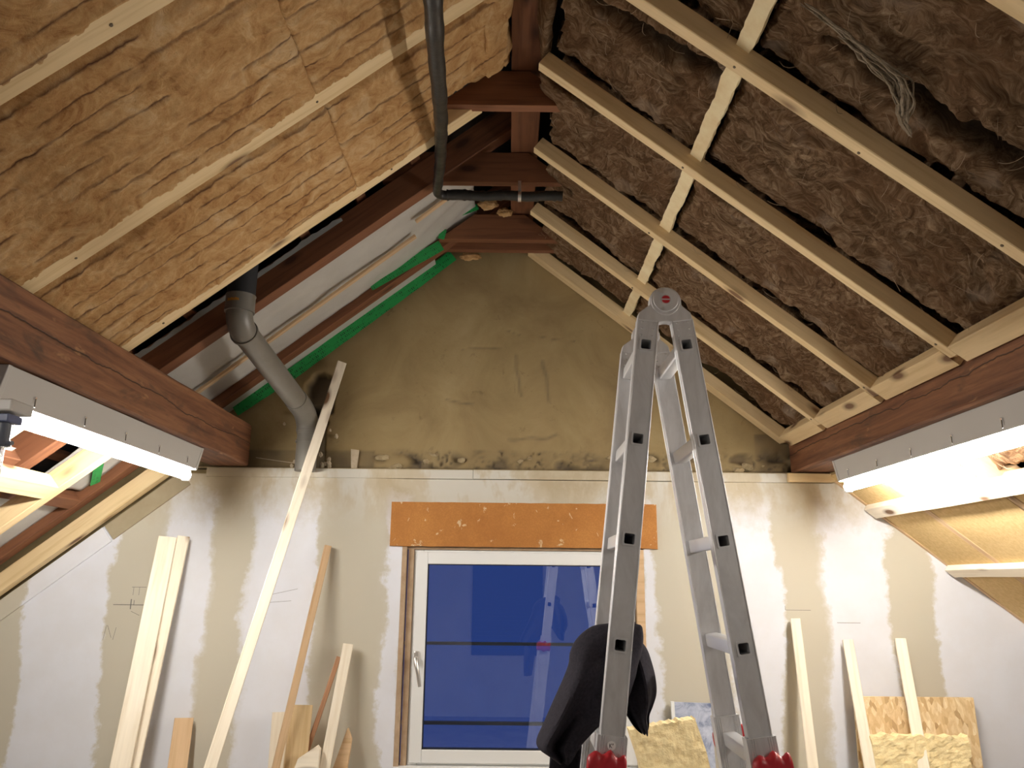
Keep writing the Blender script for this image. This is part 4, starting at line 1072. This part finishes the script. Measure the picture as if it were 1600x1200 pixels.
v3, f3 = lobe([(1120, 868, 905), (1160, 862, 908), (1200, 858, 903), (1260, 856, 896), (1300, 858, 890)], 2.375, 1.2, 1.0, 24, 30, .03)
b = MB(); b.add(v3, f3); b.build('sleeve', M['fleece'], jk, smooth=True)
a = px(992, 972); b = MB(); b.tube([V(px(975, 978)[0], 2.40, px(975, 978)[1]), V(px(988, 972)[0], 2.39, px(988, 972)[1]), V(px(994, 975)[0], 2.385, px(994, 975)[1])], [.016, .013, .008], 12); b.build('collar', M['fleece'], jk, smooth=True)

# ------------------------------------------------------------------ leaning timbers
def leaner(name, top, foot, w, t, lab, mat='pine', twist=0.0, s1=0.0, cat='plank', bev=.0025):
    """w = width across the view, t = thickness; the board leans on the wall with its foot on the floor"""
    top = Vector(top); foot = Vector(foot); d = (top-foot).normalized()
    up = Vector((math.sin(twist), -math.cos(twist), 0))
    # keep the lower end just above the floor
    foot = foot+d*.02
    o = timber(name, foot, top, w, t, up, M[mat], chamfer=bev, wob=.0015); tag(o, lab, cat); return o
leaner('plank', (-.939, 4.200, 2.911), (-1.374, 3.2, 0), .050, .024, 'longest pale lath leaning from the floor right up the gable, left of the window', 'pine_white', .35)
leaner('plank', (-1.742, 4.09, 1.947), (-1.779, 3.75, 0), .088, .045, 'thick pale plank leaning at far left, front one of the pair', 'pine_white', .30)
leaner('plank', (-1.682, 4.14, 1.954), (-1.782, 3.85, 0), .058, .045, 'thick pale plank leaning at far left, rear narrower one of the pair', 'pine_white', .30)
leaner('plank', (-1.587, 4.15, 1.081), (-1.536, 3.9, 0), .088, .035, 'short dull tan plank leaning low beside the far left pair', 'pine_tan', .35)
leaner('plank', (-.941, 4.165, 1.917), (-1.176, 3.75, 0), .034, .026, 'medium tan lath leaning left of the window', 'pine_tan', .4)
leaner('plank', (-1.105, 4.165, 1.112), (-1.06, 4.0, 0), .11, .024, 'low pale plank with a large knot behind the medium tan lath', 'pine_white', .0)
leaner('plank', (-1.005, 4.10, 1.153), (-.984, 3.85, 0), .105, .05, 'wide pale plank with two dark screw holes, low left of the window', 'pine', .35)
leaner('plank', (-.850, 4.165, 1.373), (-1.205, 3.9, 0), .022, .018, 'thin reddish lath leaning behind the whitish timber', 'pine_red', .3)
leaner('plank', (-.802, 4.14, 1.434), (-.941, 3.8, 0), .050, .042, 'whitish square timber leaning left of the window', 'pine_white', .15)
leaner('plank', (1.455, 4.165, 1.578), (1.386, 3.75, 0), .048, .022, 'pale plank leaning right of the ladder, first of three, throwing a brown shadow', 'pine_white', -.25)
leaner('plank', (1.710, 4.16, 1.478), (1.640, 3.66, 0), .050, .022, 'pale plank leaning over the left side of the strand board', 'pine_white', -.25)
leaner('plank', (1.976, 4.16, 1.487), (1.860, 3.66, 0), .052, .022, 'pale plank leaning in front of the middle of the strand board', 'pine_white', -.25)
def pointed(poly, y0, y1, ztop, t, mat, lab):
    """offcut with an angled top: poly in (x,z); y leans linearly from y0 at the floor to y1 at ztop"""
    b = MB(); P = [(x, y0+(y1-y0)*z/ztop-t, z) for x, z in poly]; b.prism(P, (0, t, 0)); o = b.build('offcut', M[mat], bevel=.002); tag(o, lab, 'offcut'); return o
pointed([(-1.02, .01), (-.90, .01), (-.868, .88), (-.868, .985), (-.882, 1.0), (-.965, .945), (-.985, .88)], 3.8, 3.98, 1.0, .03, 'pine_white', 'pale offcut with a slanted top standing in front of the whitish timber')
pointed([(-.90, .01), (-.83, .01), (-.752, 1.0), (-.777, 1.05), (-.835, .86)], 3.92, 4.14, 1.05, .03, 'pine_tan', 'pinkish tan offcut with a pointed top, nearest the window')
for (z, r) in ((1.07, .008), (.985, .011)):
    b = MB(); y = 3.85+.25*z/1.153-.027; b.tube([(-1.03, y, z), (-1.03, y-.004, z+.0008)], r, 14); b.build('screw', M['screw'], bpy.data.objects['plank.006'])
# strand board and slabs on the right
def sheet(name, x0, x1, z1, yt, yb, t, mat, lab, cat='board', dx=0.0, ztl=0.0, amp=0.0, nx=30, nz=110):
    vs = []; fs = []
    for s in (0, 1):
        for i in range(nz+1):
            for j in range(nx+1):
                u = j/nx; v = i/nz
                zt = z1+ztl*u; z = .005+(zt-.005)*v
                if i == nz: z += amp*NZ.noise(Vector((u*14, 2, z1*5)))+amp*.7*NZ.noise(Vector((u*44, 2, z1*3)))
                x = x0+(x1-x0)*u+dx*v
                if j in (0, nx): x += amp*NZ.noise(Vector((1, v*16, x0*5)))
                y = yb+(yt-yb)*v-(t if s == 0 else 0)-(amp*.6*NZ.fractal(Vector((u*(x1-x0)*20, v*z1*20, 3)), .8, 2, 4) if s == 0 else 0)
                vs.append((x, y, z))
    K = (nx+1)*(nz+1)
    for i in range(nz):
        for j in range(nx):
            a = i*(nx+1)+j; fs.append((a, a+1, a+nx+2, a+nx+1)); fs.append((K+a, K+a+nx+1, K+a+nx+2, K+a+1))
    for i in range(nz):
        for j in (0, nx):
            a = i*(nx+1)+j; c = a+nx+1; fs.append((a, c, K+c, K+a) if j == 0 else (a, K+a, K+c, c))
    for j in range(nx):
        for i in (0, nz):
            a = i*(nx+1)+j; fs.append((a, K+a, K+a+1, a+1) if i == 0 else (a, a+1, K+a+1, K+a))
    b = MB(); b.add(vs, fs); o = b.build(name, mat); tag(o, lab, cat); return o
sheet('strand_board', 1.600, 2.190, 1.212, 4.17, 3.92, .018, M['osb'], 'square-cornered strand board leaning on the wall at the lower right', dx=.115)
sheet('fibre_slab', 1.700, 2.160, 1.062, 4.05, 3.90, .06, M['slab'], 'ragged yellow fibre slab leaning against the strand board', dx=.005, amp=.012)
sheet('fibre_slab', .745, 1.00, 1.20, 3.32, 3.12, .07, M['slab'], 'thick pale yellow fibre slab standing between the ladder legs', dx=-.275, ztl=.045, amp=.008)
# fix lower width of that slab: it widens downward like a leaning square slab
# marbled sheet with a white edge
pn = empty('marbled_panel', (.90, 4.16, 0)); WM[pn.name] = Matrix.Translation(pn.location); tag(pn, 'small bluish marbled panel with a white edge behind the yellow slab', 'panel')
mm, nt, bs = newmat('bluish_marble'); n_ = noise(nt, coord(nt), 9, 5, .7, 1.2); lk(nt, ramp(nt, n_, [(.35, (.14, .18, .30)), (.5, (.42, .46, .58)), (.7, (.62, .66, .76))]), bs.inputs['Base Color']); bs.inputs['Roughness'].default_value = .3
b = MB(); b.prism([(.824, 4.0, .0), (1.005, 4.0, .0), (1.005, 4.165, 1.172), (.824, 4.165, 1.176)], (0, .012, 0)); b.build('panel_face', mm, pn)
b = MB(); b.prism([(.808, 3.995, .0), (.8235, 3.995, .0), (.8235, 4.160, 1.178), (.808, 4.160, 1.178)], (0, .02, 0)); b.build('panel_edge', M['white'], pn)

bpy.context.view_layer.update()
